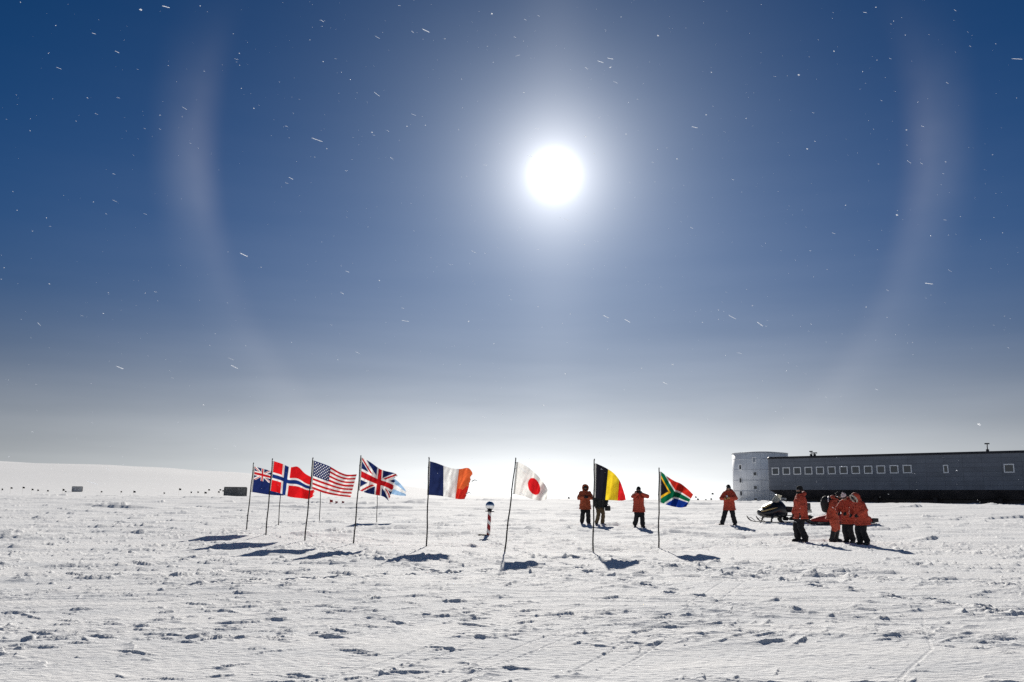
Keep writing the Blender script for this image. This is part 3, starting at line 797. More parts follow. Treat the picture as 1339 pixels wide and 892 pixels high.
# ------------------------------------------------------------------ far containers
def container(px0, px1, pyb, pyt, col, label, doors):
    pb = at((px0 + px1) / 2, pyb)
    a = at_depth(px0, pyb, pb.y); b = at_depth(px1, pyb, pb.y); w = (b - a).length
    h = at_depth((px0 + px1) / 2, pyt, pb.y).z - pb.z
    az = math.atan2(pb.x, pb.y)
    o = empty('storage_container', pb, -az * .8, label, 'container')
    m = mat('corrugated_' + label.split()[1], col, .7, var=.35, vscale=2.5); D = w * .42; x = w / 2
    n = 44 if doors else 26; rings = []
    bot = []; 
    def prof():
        pts = []
        for sgn, y in ((1, -D / 2), (-1, D / 2)):
            for k in range(n * 4):
                f = k / (n * 4 - 1); xx = (-x + .1 + (w - .2) * f) * sgn
                ph = (k % 4); pts.append((xx, y + (.05 * h / 2.5 if ph in (1, 2) else 0) * (1 if y < 0 else -1)))
        return pts
    pr = prof(); MB().ring([[(p[0], p[1], z) for p in pr] for z in (h * .07, h * .94)]).build('corrugated_wall', m, o, smooth=False)
    dk = mat('container_frame', tuple(c * .55 for c in col), .7)
    MB().box(-x, x, -D / 2 - .03, D / 2 + .03, h * .94 + .004, h).build('roof', dk, o, smooth=False)
    MB().box(-x, x, -D / 2 - .03, D / 2 + .03, -.3, h * .07 - .004).build('base_rail', dk, o, smooth=False)
    for sx in (-1, 1):
        for sy in (-1, 1):
            MB().box(sx * x - .1, sx * x + .1, sy * D / 2 - .1, sy * D / 2 + .1, h * .07, h * .94).build('corner_post', dk, o, smooth=False)
    if doors:
        dr = MB().box(-x * .18, x * .12, -D / 2 - .06, -D / 2 - .005, h * .07, h * .9).build('door', mat('door_paint', tuple(c * .62 for c in col), .7), o, smooth=False)
        MB().box(x * .06, x * .09, -D / 2 - .11, -D / 2 - .062, h * .4, h * .55).build('handle', dk, dr, smooth=False)
    return o
container(293.8, 321.3, 649.6, 636.8, (.24, .235, .225), 'large dark grey corrugated container, close to the leftmost flags', True)
container(94.8, 106.8, 643.2, 636.0, (.55, .54, .53), 'small pale grey container far off on the snow at far left', False)

# ------------------------------------------------------------------ bamboo marker flags far off
def marker(px, py, Y, s, col, label, group, src=[None]):
    p = at_depth(px, py, Y); g = float(macro(p.x, p.y)) + float(relief(np.array([p.x]), np.array([p.y]), 0)[0])
    o = empty('marker_flag', (p.x, p.y, g), R(rng.uniform(-25, 25)), label, 'marker flag', group)
    h = max(p.z - g, s * .6)
    MB().tube([(0, 0, -.2), (.01, 0, h * .6), (0, 0, h + s * .55)], .012, 6).build('bamboo_cane', M_CANE, o)
    n = 7; rg = []
    for k in range(n):
        f = k / (n - 1); y = .12 * s * math.sin(f * 5 + px)
        t = s * .5 * (1 - .15 * f)
        rg.append([(f * s * 1.15, y + .004, h + t - .15 * s * f), (f * s * 1.15, y - .004, h + t - .15 * s * f), (f * s * 1.15, y - .004, h - t - .1 * s * f), (f * s * 1.15, y + .004, h - t - .1 * s * f)])
    MB().ring(rg).build('pennant', col, o)
M_CANE = mat('bamboo_cane', (.25, .19, .11), .6)
M_MBLK = mat('black_pennant', (.02, .02, .022), .8); M_MRED = mat('red_pennant', (.40, .03, .03), .8, trans=.3)
for zx, zy in ((8, 202), (56, 195), (120, 193), (168, 203), (198, 207), (250, 210), (332, 205), (345, 214), (535, 215), (640, 215), (708, 215), (868, 222), (950, 202), (1012, 218), (1047, 217), (1085, 220), (1105, 205), (1157, 216), (1165, 205), (1180, 210)):
    big = zx in (8, 332, 708, 1085, 950)
    marker(zx / 4.058, 590 + zy / 4.058, 215 + (zy * 37 % 60), .55 if big else .42, M_MBLK, 'tiny dark pennant on a cane, one of the specks strung along the far left snow', 'dark pennants along the far left snow')
for px, py, s, lab in ((431.3, 655, .24, 'small red pennant beyond the striped flag, leftmost and tallest of three'), (438.6, 658.2, .2, 'small red pennant beyond the striped flag, middle one of three'), (447, 659.2, .2, 'small red pennant beyond the striped flag, rightmost of three')):
    marker(px, py, 82, s, M_MRED, lab, 'red pennants beyond the striped flag')
for px, py in ((909, 650), (921.9, 654.2), (929, 652.5), (930.6, 645.6), (911.4, 652.8), (742.5, 651)):
    marker(px, py, 170, .33, M_MBLK, 'tiny dark pennant on a cane, far off between the black-yellow-red flag and the round tower', 'dark pennants on the far right snow')

# ------------------------------------------------------------------ people
M_SKIN = mat('skin', (.42, .24, .17), .55)
M_PRED = mat('red_parka_cloth', (.46, .066, .036), .75, var=.2, vscale=6, bump=.4, bscale=14)
M_PORG = mat('orange_parka_cloth', (.40, .085, .035), .75, var=.2, vscale=6, bump=.4, bscale=14)
M_PSUIT = mat('orange_red_suit_cloth', (.47, .088, .048), .75, var=.2, vscale=6, bump=.4, bscale=14)
M_PBLK = mat('black_jacket_cloth', (.022, .025, .024), .75, var=.3, vscale=6, bump=.4, bscale=14)
M_YOKE = mat('parka_yoke_cloth', (.12, .022, .02), .8, var=.2, vscale=6)
M_TBLK = mat('black_trousers_cloth', (.014, .014, .017), .8, var=.3, vscale=7, bump=.4, bscale=14)
M_TBRN = mat('brown_trousers_cloth', (.12, .085, .045), .8, var=.3, vscale=7, bump=.4, bscale=14)
M_BOOT = mat('black_boot_rubber', (.016, .016, .019), .5); M_BOOTB = mat('blue_black_boot_rubber', (.03, .03, .06), .5)
M_KNIT = mat('black_knit', (.014, .014, .015), .9, bump=.6, bscale=60); M_PALE = mat('pale_knit', (.66, .55, .55), .9, bump=.6, bscale=60)
M_FUR = mat('brown_fur', (.12, .085, .06), .95, var=.4, vscale=40, bump=.8, bscale=90); M_FURP = mat('pale_fur', (.58, .50, .42), .95, var=.3, vscale=40, bump=.8, bscale=90)
M_LENS = mat('goggle_lens', (.03, .03, .04), .08, 0, .6); M_TAN = mat('tan_leather', (.42, .25, .10), .65); M_BGLV = mat('black_glove', (.02, .02, .022), .7)
M_STRAP = mat('pale_reflective_strap', (.75, .75, .76), .5); M_WHT = mat('white_patch', (.62, .60, .66), .7)

def ik(a, b, l1, l2, pole):
    d = b - a; L = min(d.length, (l1 + l2) * .999); dn = d.normalized()
    x = (L * L + l1 * l1 - l2 * l2) / (2 * L); h = math.sqrt(max(0, l1 * l1 - x * x))
    p = pole - dn * pole.dot(dn); p.normalize()
    return a + dn * x + p * h, a + dn * L

def hand_mb(mb, wrist, d, nrm, side, r, curl):
    """palm, four unequal bent fingers and a thumb leaving the side of the palm"""
    d = d.normalized(); nrm = (nrm - d * nrm.dot(d)).normalized(); ac = d.cross(nrm)
    Mx = Matrix((ac, d, nrm)).transposed()
    def w(x, y, z): return wrist + Mx @ Vector((x, y, z))
    mb.chain([w(0, -.02, 0), w(0, .03, 0), w(0, .07, -.004)], [r * 2.4, r * 2.7, r * 2.3])
    mb.chain([w(-.028, .03, 0), w(.028, .03, 0)], [r * 1.5, r * 1.5]); mb.chain([w(-.030, .075, 0), w(.030, .075, 0)], [r * 1.2, r * 1.2])
    for k, (x, L) in enumerate(((-.036, .066), (-.012, .080), (.012, .076), (.035, .060))):
        p = [w(x, .08, 0)]; a = 0; y, z = .08, 0.
        for sgm, fr in ((0, .45), (1, .32), (2, .23)):
            a += curl * (1, 1.25, .8)[sgm]; y += math.cos(a) * L * fr; z -= math.sin(a) * L * fr; p.append(w(x * 1.05, y, z))
        mb.chain(p, [r, r * .95, r * .88, r * .75], 10)
    sx = -side
    mb.chain([w(sx * .03, .015, -.005), w(sx * .056, .045, -.022), w(sx * .055, .078, -.04)], [r * 1.25, r * 1.05, r * .85], 10)

def person(px, pyf, pyt, facing, label, parka=M_PRED, trousers=M_TBLK, boot=M_BOOT, glove=M_BGLV, hood='up', fur=M_FUR, head='mask', hat=M_KNIT,
           lean=0., pitch=0., yaw=0., wr=((-.3, -.05, .85), (.3, -.05, .85)), feet=((-.13, 0, 0, 0), (.13, 0, 0, 0)), bulk=1., hem=.70, lower=None, curl=.55, dig=0.0, gaiter=False, pole=.2):
    p = at(px, pyf); Y = p.y
    Rl = Matrix.Rotation(lean, 3, 'X')                 # leans towards -Y, the way the figure faces
    pel = Vector((0, 0, .95)); 
    def T(x, y, z): return pel + Rl @ Vector((x, y, z - .95))
    Rh = Rl @ Matrix.Rotation(yaw, 3, 'Z') @ Matrix.Rotation(pitch, 3, 'X')
    neck = T(0, .0, 1.53)
    def H(x, y, z): return neck + Rh @ Vector((x, y, z))
    hd = H(0, -.015, .165)
    toph = max(H(0, 0, .30).z, H(0, .10, .25).z) + (.03 if hood == 'up' else .02)
    want = (at_depth(px, pyt, Y).z - p.z)
    sc_ = want / toph
    o = empty('person', p, facing, label, 'person', 'people in parkas on the snow', sc_)
    sh = [T(-.185, 0, 1.45), T(.185, 0, 1.45)]; hip = [Vector((-.095, 0, .92)), Vector((.095, 0, .92))]
    arms = []; legs = []
    for k, sg in ((0, -1), (1, 1)):
        w = Vector(wr[k]); e, w = ik(sh[k], w, .30, .27, Vector((sg * .9, pole, -.45)))
        arms.append((sh[k], e, w))
        fx, fy, fz, fyaw = feet[k]
        an = Vector((fx, fy, .10 + fz)); kn, an = ik(hip[k], an, .43, .42, Vector((0, -1, .1)))
        legs.append((hip[k], kn, an, fyaw))
    # body: one continuous skin
    b = MB()
    b.ell(hd, (.076, .094, .115), Rh); b.ell(H(0, -.045, .10), (.055, .055, .06), Rh)
    b.chain([H(0, -.10, .165), H(0, -.118, .140)], [.010, .016]); b.ell(H(0, -.098, .092), (.026, .012, .012), Rh)
    for sg in (-1, 1): b.ell(H(sg * .078, .01, .16), (.012, .022, .034), Rh)
    b.chain([T(0, .01, 1.42), H(0, 0, .10)], [.062, .056])
    for z, rx, ry in ((.95, .155, .10), (1.08, .14, .095), (1.22, .155, .105), (1.36, .165, .105)): b.ell(T(0, 0, z), (rx, ry, .13), Rl)
    b.chain([sh[0], T(0, 0, 1.46), sh[1]], [.06, .07, .06])
    for k, sg in ((0, -1), (1, 1)):
        s_, e, w = arms[k]; b.chain([s_, e, w], [.052, .042, .03]); f = (w - e).normalized()
        hand_mb(b, w + f * .03, f, Vector((0, 1, .3)) if abs(f.y) < .8 else Vector((0, 0, 1)), sg, .010, curl)
        h_, kn, an, fy = legs[k]; b.chain([h_, kn, an], [.085, .058, .042]); tv = Vector((math.sin(fy), -math.cos(fy), 0))
        b.chain([an - Vector((0, 0, .05)) - tv * .03, an - Vector((0, 0, .06)) + tv * .13], [.04, .032])
    b.build('body', M_SKIN, o, voxel=.013, soft=2)
    # trousers
    t = MB(); t.ell(Vector((0, .01, .93)), (.165, .125, .15))
    for h_, kn, an, fy in legs:
        if gaiter: t.chain([h_, h_.lerp(kn, .5), kn, kn.lerp(an, .22)], [.105 * bulk, .112 * bulk, .098 * bulk, .086 * bulk])
        else: t.chain([h_, h_.lerp(kn, .5), kn, kn.lerp(an, .55), an + Vector((0, 0, .05))], [.105 * bulk, .112 * bulk, .098 * bulk, .096 * bulk, .098 * bulk])
    t.build('trousers', trousers, o, voxel=.02, soft=3, wr=(.012, .10, 3))
    # boots
    for h_, kn, an, fy in legs:
        tv = Vector((math.sin(fy), -math.cos(fy), 0)); z0 = an.z - .10
        q = MB(); B = Vector((an.x, an.y, z0))
        top = an.lerp(kn, .80) if gaiter else an + (kn - an).normalized() * .16
        q.chain([B - tv * .035 + Vector((0, 0, .075)), an, top], [.07, .075, .104 if gaiter else .078])
        q.chain([B - tv * .045 + Vector((0, 0, .058)), B + tv * .09 + Vector((0, 0, .056)), B + tv * .165 + Vector((0, 0, .048))], [.055, .054, .046])
        bo = q.build('boot', boot, o, voxel=.014, soft=3)
        sl = MB(); rg = []
        sd = Vector((-tv.y, tv.x, 0))
        for zz in (0, .026):
            rg.append([B + tv * (.06 + .155 * math.cos(a)) + sd * (.058 * math.sin(a) * (1 + .12 * math.cos(a))) + Vector((0, 0, zz)) for a in [2 * math.pi * i / 20 for i in range(20)]])
        sl.ring(rg).build('sole', M_BOOT, bo)
    # parka: torso, skirt and sleeves as one padded shell
    k_ = MB(); secs = []
    for z, rx, ry, cy in ((hem, .262, .212, -.012), (hem + .05, .262, .212, -.012), (.90, .245, .195, 0), (1.05, .222, .178, .0), (1.20, .232, .182, 0), (1.34, .232, .175, 0), (1.44, .19, .145, .01), (1.52, .115, .115, .01), (1.555, .095, .10, .01)):
        secs.append((z, rx * (bulk * .5 + .5), ry * (bulk * .5 + .5), cy))
    def pring(z, rx, ry, cy, g=0.):
        rg = []
        for i in range(28):
            a = 2 * math.pi * i / 28; c, s_ = math.cos(a), math.sin(a); x = (rx + g) * math.copysign(abs(c) ** .85, c); y = cy + (ry + g) * math.copysign(abs(s_) ** .85, s_)
            rg.append(T(x, y, z) if z > .95 else pel + Rl.lerp(Matrix.Identity(3), min(1, (.95 - z) * 3)) @ Vector((x, y, z - .95)))
        return rg
    rings = [pring(*q_) for q_ in secs]
    k_.ring(rings)
    for k in (0, 1):
        s_, e, w = arms[k]; k_.chain([s_ + Vector((0, 0, -.01)), s_.lerp(e, .5), e, e.lerp(w, .55), w], [.098, .094, .088, .082, .068])
    pk = k_.build('parka', parka, o, voxel=.02, soft=3, wr=(.020, .085, int(px) % 50))
    # hem band, zip flap, pockets and cuffs
    z, rx, ry, cy = secs[0]
    MB().ring([pring(z - .012, rx, ry, cy, .002), pring(z + .004, rx, ry, cy, .016), pring(z + .034, rx, ry, cy, .014)]).build('hem_band', parka, pk)
    fl = MB(); zs = (hem + .04, .9, 1.05, 1.2, 1.34, 1.45); yy = (-.195, -.193, -.190, -.196, -.186, -.15)
    fl.ring([[T(x, y_ - d_, z) for x, d_ in ((-.028, 0), (.028, 0), (.028, .016), (-.028, .016))] for z, y_ in zip(zs, yy)]).build('zip_flap', parka, pk, smooth=False)
    for sx in (-1, 1):
        for z, hgt in ((.86, .085), (1.27, .065)):
            q = MB(); q.box(-.06, .06, -.016, .016, -hgt, hgt, .012)
            q.xf(Matrix.Translation(T(sx * .125, 0, z) - (Rl @ Vector((0, .172, 0)))) @ Rl.to_4x4() @ Matrix.Rotation(sx * .42, 4, 'Z')).build('pocket', parka, pk)
    # gloves
    for k, sg in ((0, -1), (1, 1)):
        s_, e, w = arms[k]; f = (w - e).normalized(); q = MB()
        q.capsule(w - f * .02, w + f * .04, .056, .046)
        hand_mb(q, w + f * .03, f, Vector((0, 1, .3)) if abs(f.y) < .8 else Vector((0, 0, 1)), sg, .0145, curl)
        q.build('glove', glove, o, voxel=.0075, soft=1)
    # hood, up around the head or folded behind the neck
    if hood == 'up':
        rg = []; n = 30; C = H(0, .012, .155)
        for i in range(13):
            th = R(4 + i * 9.6); 
            rg.append([C + Rh @ Vector((.152 * math.sin(th) * math.cos(a), .165 * math.cos(th) * (1 if th < 1.57 else .9), .175 * math.sin(th) * math.sin(a))) for a in [2 * math.pi * j / n for j in range(n)]])
        inner = [[C + (Vector(v) - C) * .90 for v in r_] for r_ in rg[::-1]]
        hm = MB().ring(rg + inner); hd_ = hm.build('hood', parka, o, wr=(.012, .07, 8))
        e_ = rg[-1]; tr = MB()
        for i in range(n):
            v_ = Vector(e_[i]); tr.ell(v_ + Rh @ Vector((0, -.012, 0)), (.030, .038, .030), nu=8, nv=6)
        tr.build('fur_trim', fur, hd_, voxel=.013, wr=(.010, .022, 4))
        nk = MB(); nk.chain([T(0, .02, 1.49), H(0, .03, .05)], [.125, .13]); nk.build('collar', parka, o, voxel=.02, soft=2)
    else:
        c = MB(); n = 16
        for i in range(n + 1):
            a = R(-35 + 250 * i / n); q = T(.128 * math.cos(a), .015 + .115 * math.sin(a), 1.535 + .04 * max(0, math.sin(a)))
            if i: c.capsule(pv, q, .046 + .03 * max(0, math.sin(a)), .046 + .03 * max(0, math.sin(a)))
            pv = q
        hd_ = c.build('hood', parka, o, voxel=.016, soft=3, wr=(.010, .06, 6))
    # head wear
    if head in ('mask', 'hat', 'beanie', 'capmask'):
        q = MB(); q.ell(H(0, -.004, .215), (.092, .108, .088), Rh)
        if head != 'beanie': q.chain([H(-.082, .015, .17), H(-.07, -.01, .085)], [.028, .03]); q.chain([H(.082, .015, .17), H(.07, -.01, .085)], [.028, .03])
        else: q.ell(H(0, 0, .315), (.036, .036, .034), Rh)
        ht = q.build('hat', hat, o, voxel=.012, soft=2, wr=(.004, .03, 2))
        if head in ('hat', 'capmask'):
            vz = MB(); vz.ring([[H(x, -.085 - y, .232 + z - .20 * y) for x, y in ((-.08, 0), (-.074, .05), (-.04, .085), (0, .095), (.04, .085), (.074, .05), (.08, 0))] for z in (0, .010)]).build('peak', hat, ht)
    if head in ('mask', 'capmask'):
        q = MB(); q.ell(H(0, -.028, .075), (.074, .092, .075), Rh); q.chain([H(0, 0, .06), T(0, .0, 1.5)], [.075, .088]); q.build('face_mask', M_KNIT, o, voxel=.013, soft=2)
    g = MB(); gl = []
    for i in range(9):
        a = R(-68 + 17 * i); gl.append([H(.090 * math.sin(a), -.110 * math.cos(a) - dz, .170 + hz) for hz, dz in ((-.030, 0), (-.026, .014), (.026, .014), (.030, 0))])
    gg = g.ring(gl).build('goggles', M_LENS, o)
    st = MB(); sr = []
    for i in range(15):
        a = R(60 + 240 * i / 14); sr.append([H(q_ * math.sin(a), -(q_ + .014) * math.cos(a), .172 + z) for q_, z in ((.098, -.013), (.106, -.013), (.106, .013), (.098, .013))])
    st.ring(sr).build('strap', M_BGLV, gg)
    return o, T, H, arms, legs, sc_, pk

def held(o, name, pos, scale, mat_, label, cat, rot=(0, 0, 0)):
    """a thing of its own at a point given in the figure's own measure"""
    Mw = Matrix.Translation(o.location) @ Matrix.Rotation(o.rotation_euler.z, 4, 'Z')
    c = bpy.data.objects.new(name, None); COL.objects.link(c); c.location = Mw @ (Vector(pos) * o.scale.x)
    c.rotation_euler = (rot[0], rot[1], rot[2] + o.rotation_euler.z); c.scale = (o.scale.x * scale,) * 3
    return tag(c, label, cat)

def photo_camera(o, pos, label, rot=(0, 0, 0), scale=1.):
    c = held(o, 'camera', pos, scale, None, label, 'camera', rot)
    m = M_BGLV
    bd = MB(); bd.box(-.07, .07, -.03, .03, -.045, .04, .010); bd.box(-.03, .03, -.03, .025, .042, .068, .008); bd.build('body', m, c)
    ln = MB().loft([(0, 0, 0, .034, .034), (.05, 0, 0, .036, .036), (.085, 0, 0, .034, .034), (.09, 0, 0, .03, .03)], 24)
    ln.xf(Matrix.Translation((0, -.031, -.004)) @ Matrix.Rotation(R(90), 4, 'X')).build('lens', mat('lens_barrel', (.02, .02, .022), .3), c)

D = R
A_ = person(765.3, 686.4, 633, D(4), 'person in an orange parka with the hood up, left of the black-yellow-red flag', parka=M_PORG, boot=M_BOOTB, hood='up', fur=M_PORG,
            wr=((-.10, -.27, 1.24), (.10, -.27, 1.24)), feet=((-.15, .02, 0, -.3), (.15, 0, 0, .3)), pitch=.25, bulk=1.1, lean=.05, pole=.45)
photo_camera(A_[0], (0, -.33, 1.25), 'dark camera held at the chest of the person in the orange parka', rot=(.3, 0, 0))
A_ = person(784.3, 687.3, 634.5, D(28), 'person in black jacket and brown trousers, half hidden behind the black-yellow-red flag', parka=M_PBLK, trousers=M_TBRN, boot=M_BOOT, hood='down', head='mask',
            wr=((-.30, -.10, .92), (.26, -.16, .93)), feet=((-.15, .04, 0, -.35), (.13, -.03, 0, .3)), lean=.16, hem=.86, bulk=.95)
c = held(A_[0], 'camera_bag', (.31, -.20, .80), 1., None, 'small black bag in the hand of the person in brown trousers', 'bag')
MB().loft([(-.13, 0, 0, .10, .08), (-.11, 0, 0, .125, .10), (.06, 0, 0, .125, .10), (.10, 0, 0, .10, .08)], 24, 3.2).build('body', M_PBLK, c)
MB().tube([(-.10, 0, .06), (-.07, 0, .14), (0, 0, .165), (.07, 0, .14), (.10, 0, .06)], .011, 8).build('handle', M_PBLK, c)
A_ = person(835.6, 689.6, 635.6, D(10), 'person in a red parka and black cap with both elbows out, facing the camera', hood='down', head='capmask',
            wr=((-.10, -.24, 1.50), (.10, -.24, 1.50)), feet=((-.14, .14, .03, -.2), (.12, -.16, 0, .15)), bulk=1.14, pole=.1, pitch=.12)
photo_camera(A_[0], (0, -.30, 1.57), 'black camera raised to the face of the person in the black cap')
A_ = person(954.6, 687.8, 633.2, D(-30), 'person in a red parka and black hat striding to the left before the round tower', hood='down', head='hat', glove=M_TAN,
            wr=((-.13, -.27, 1.20), (.13, -.25, 1.22)), feet=((-.30, -.16, 0, -.55), (.20, .10, 0, -.1)), pole=.3, pitch=.2, bulk=1.12)
c = held(A_[0], 'hand_device', (0, -.31, 1.30), 1., None, 'small pale device held by the striding person in the black hat', 'device', (.5, 0, 0))
MB().box(-.045, .045, -.01, .01, -.07, .07, .008).build('body', M_BGLV, c); MB().box(-.036, .036, -.0125, -.0105, -.055, .055).build('screen', M_WHT, c)
A_ = person(1049.2, 709.3, 634.5, D(-88), 'person in a red parka and dark face mask standing side-on next to the snowmobile', hood='down', head='mask',
            wr=((-.24, -.16, .92), (.24, -.10, .90)), feet=((-.12, -.10, 0, 0), (.12, .06, 0, .1)), bulk=1.12, hem=.76)
A_ = person(1090.6, 708.2, 642.5, D(62), 'person in an orange-red suit bowed under a round black backpack', parka=M_PSUIT, trousers=M_PSUIT, boot=M_BOOT, hood='down', head='mask',
            wr=((-.20, -.36, 1.12), (.16, -.36, 1.10)), feet=((-.20, .05, 0, -.1), (.20, -.05, 0, .2)), lean=.24, pitch=.35, hem=.78, bulk=1.22, gaiter=True)
o = A_[0]; T = A_[1]
c = held(o, 'backpack', (0, 0, 0), 1., None, 'round black backpack on the bowed person in the orange-red suit', 'backpack')
b = MB(); b.ell(T(0, .30, 1.28), (.23, .19, .28)); b.ell(T(0, .27, 1.12), (.19, .15, .16)); b.ell(T(0, .22, 1.46), (.16, .12, .10)); b.build('bag', M_PBLK, c, voxel=.02, soft=3, wr=(.012, .08, 9))
MB().tube([T(-.20, .20, 1.38), T(-.13, .24, 1.50), T(0, .26, 1.56), T(.13, .24, 1.50), T(.20, .20, 1.38)], .022, 8).build('top_strap', M_STRAP, c)
for sx in (-1, 1):
    b = MB(); b.tube([T(sx * .13, .16, 1.50), T(sx * .14, .02, 1.535), T(sx * .15, -.13, 1.48), T(sx * .15, -.215, 1.34), T(sx * .15, -.215, 1.15), T(sx * .19, -.13, 1.04), T(sx * .22, .10, 1.04)], .022, 8).build('shoulder_strap', M_PBLK, c)
MB().ell(T(.17, .10, 1.10), (.045, .045, .12)).build('bottle', M_STRAP, c)
A_ = person(1111.5, 711.6, 644.2, D(-55), 'person in a red parka and pale bobble hat bowing the head', hood='down', head='beanie', hat=M_PALE,
            wr=((-.17, -.32, 1.08), (.17, -.30, 1.08)), feet=((-.11, -.02, 0, -.1), (.11, .03, 0, .1)), lean=.16, pitch=.45, bulk=1.05)
A_ = person(1129.8, 714.2, 644.6, D(-74), 'person in a red parka with a pale fur hood pulled up, rightmost of the people', hood='up', fur=M_FURP, head='mask',
            wr=((-.20, -.30, 1.05), (.20, -.28, 1.05)), feet=((-.13, -.04, 0, 0), (.13, .04, 0, .1)), lean=.26, pitch=.40, bulk=1.12)

# ------------------------------------------------------------------ snowmobile and cargo sled
def xsec(x, pts):
    return [(x, y, z) for y, z in pts]
def snowmobile():
    p = at(1021, 684.6)
    o = empty('snowmobile', p, R(14), 'black snowmobile with a pale windscreen parked with its skis to the left', 'snowmobile')
    blk = mat('black_bodywork', (.014, .014, .016), .25, 0, .5, var=.3, vscale=5); rub = mat('track_rubber', (.018, .018, .02), .85); stl = mat('ski_metal', (.06, .06, .065), .4, .7)
    cream = mat('cream_trim', (.62, .46, .20), .45); seatm = mat('seat_vinyl', (.02, .02, .022), .5)
    # hood and belly pan: sections along x, nose at -X
    secs = []
    for x, w, z0, z1, r in ((-1.22, .10, .46, .52, 2), (-1.15, .28, .36, .60, 2), (-.98, .40, .27, .70, 2), (-.75, .46, .22, .82, 2), (-.45, .49, .22, 1.02, 2), (-.22, .48, .22, 1.10, 2), (.05, .42, .24, 1.04, 2), (.24, .30, .28, .84, 2)):
        rg = []
        for k in range(24):
            a = 2 * math.pi * k / 24; c, s_ = math.cos(a), math.sin(a)
            yy = w * math.copysign(abs(c) ** .7, c) * (1 - .25 * max(0, s_)); zz = (z0 + z1) / 2 + (z1 - z0) / 2 * math.copysign(abs(s_) ** .8, s_)
            rg.append((x, yy, zz))
        secs.append(rg)
    hood = MB().ring(secs).build('hood', blk, o)
    for sx in (-1, 1):
        MB().ell((-1.10, sx * .15, .60), (.07, .10, .05), Matrix.Rotation(R(-20), 3, 'Y')).build('headlight', mat('headlamp_glass', (.75, .72, .62), .1), o)
        MB().tube([(-1.17, sx * .20, .54), (-1.0, sx * .375, .60), (-.7, sx * .452, .68), (-.42, sx * .465, .74)], [.02, .035, .032, .012], 8).build('side_stripe', cream, hood)
    b = MB(); rg = []
    for x, w, z in ((-.98, .20, .725), (-.80, .24, .81), (-.62, .22, .90)):
        rg.append([(x, -w, z - .01), (x, w, z - .01), (x, w * .9, z + .03), (x, -w * .9, z + .03)])
    b.ring(rg).build('hood_scoop', cream, hood)
    # windscreen: curved pale shield
    rings = []
    for i in range(9):
        f = i / 8; z = 1.0 + .40 * f; x = -.46 + .30 * f; w = .34 - .12 * f ** 2
        row = []
        for j in range(15):
            a = R(-75 + 150 * j / 14); row.append((x + .22 * (1 - math.cos(a)), w * math.sin(a) / math.sin(R(75)), z - .10 * (1 - math.cos(a)) * f))
        back = [(q[0] + .012, q[1] * .985, q[2]) for q in row[::-1]]
        rings.append(row + back)
    MB().ring(rings).build('windscreen', mat('pale_windscreen', (.70, .68, .60), .15, 0, .5, trans=.55), o)
    b = MB(); b.tube([(-.02, 0, .85), (.06, 0, 1.06)], .045, 10); b.tube([(.12, -.38, 1.06), (.06, -.26, 1.13), (.06, .26, 1.13), (.12, .38, 1.06)], .020, 8)
    hb = b.build('handlebar', blk, o)
    for sx in (-1, 1): MB().capsule((.09, sx * .30, 1.105), (.125, sx * .40, 1.055), .03, .03).build('grip', rub, hb)
    # seat, rear backrest and cargo box
    sec = []
    for x, w, z0, z1 in ((.05, .17, .55, .78), (.25, .19, .55, .80), (.7, .20, .55, .78), (1.05, .20, .55, .84), (1.18, .18, .56, .84)):
        sec.append([(x, y, z) for y, z in ((-w, z0), (w, z0), (w, z1 - .06), (w * .8, z1), (-w * .8, z1), (-w, z1 - .06))])
    MB().ring(sec).build('seat', seatm, o)
    MB().box(1.12, 1.22, -.20, .20, .80, 1.16, .03).build('backrest', seatm, o)
    bx = MB().box(.98, 1.62, -.27, .27, .58, .66, .02); bx.build('rear_rack', blk, o)
    MB().box(1.24, 1.60, -.24, .24, .664, .98, .04).build('cargo_box', blk, o)
    # tunnel and track with lugs
    MB().box(-.05, 1.66, -.24, .24, .50, .56, .02).build('tunnel', blk, o)
    path = []
    for k in range(60):
        f = k / 60.0; L1, r = 1.42, .17; per = 2 * L1 + 2 * math.pi * r; d = f * per
        if d < L1: q = (.1 + d, 0)
        elif d < L1 + math.pi * r: a = (d - L1) / r; q = (.1 + L1 + r * math.sin(a), r - r * math.cos(a))
        elif d < 2 * L1 + math.pi * r: q = (.1 + L1 - (d - L1 - math.pi * r), 2 * r)
        else: a = (d - 2 * L1 - math.pi * r) / r; q = (.1 - r * math.sin(a), r + r * math.cos(a))
        path.append((q[0], q[1] + .02))
    cx, cz = .81, .19; b = MB(); rings = []
    for k, (x, z) in enumerate(path):
        g = 1.0 if k % 2 else .90
        ox, oz = x, cz + (z - cz) * (1.06 if k % 2 else .98); ix, iz = cx + (x - cx) * .97, cz + (z - cz) * .82
        rings.append([(ox, -.2, oz), (ox, .2, oz), (ix, .2, iz), (ix, -.2, iz)])
    rings.append(rings[0]); b.ring(rings, caps=False).build('track', rub, o, smooth=False)
    for x, r in ((.28, .10), (.62, .085), (.98, .085), (1.38, .13)):
        b = MB(); b.tube([(x, -.14, .19), (x, .14, .19)], r, 18); b.build('bogie_wheel', rub, o)
    b = MB(); b.tube([(1.62, 0, .36), (1.86, 0, .28)], .03, 8); b.build('hitch', stl, o)
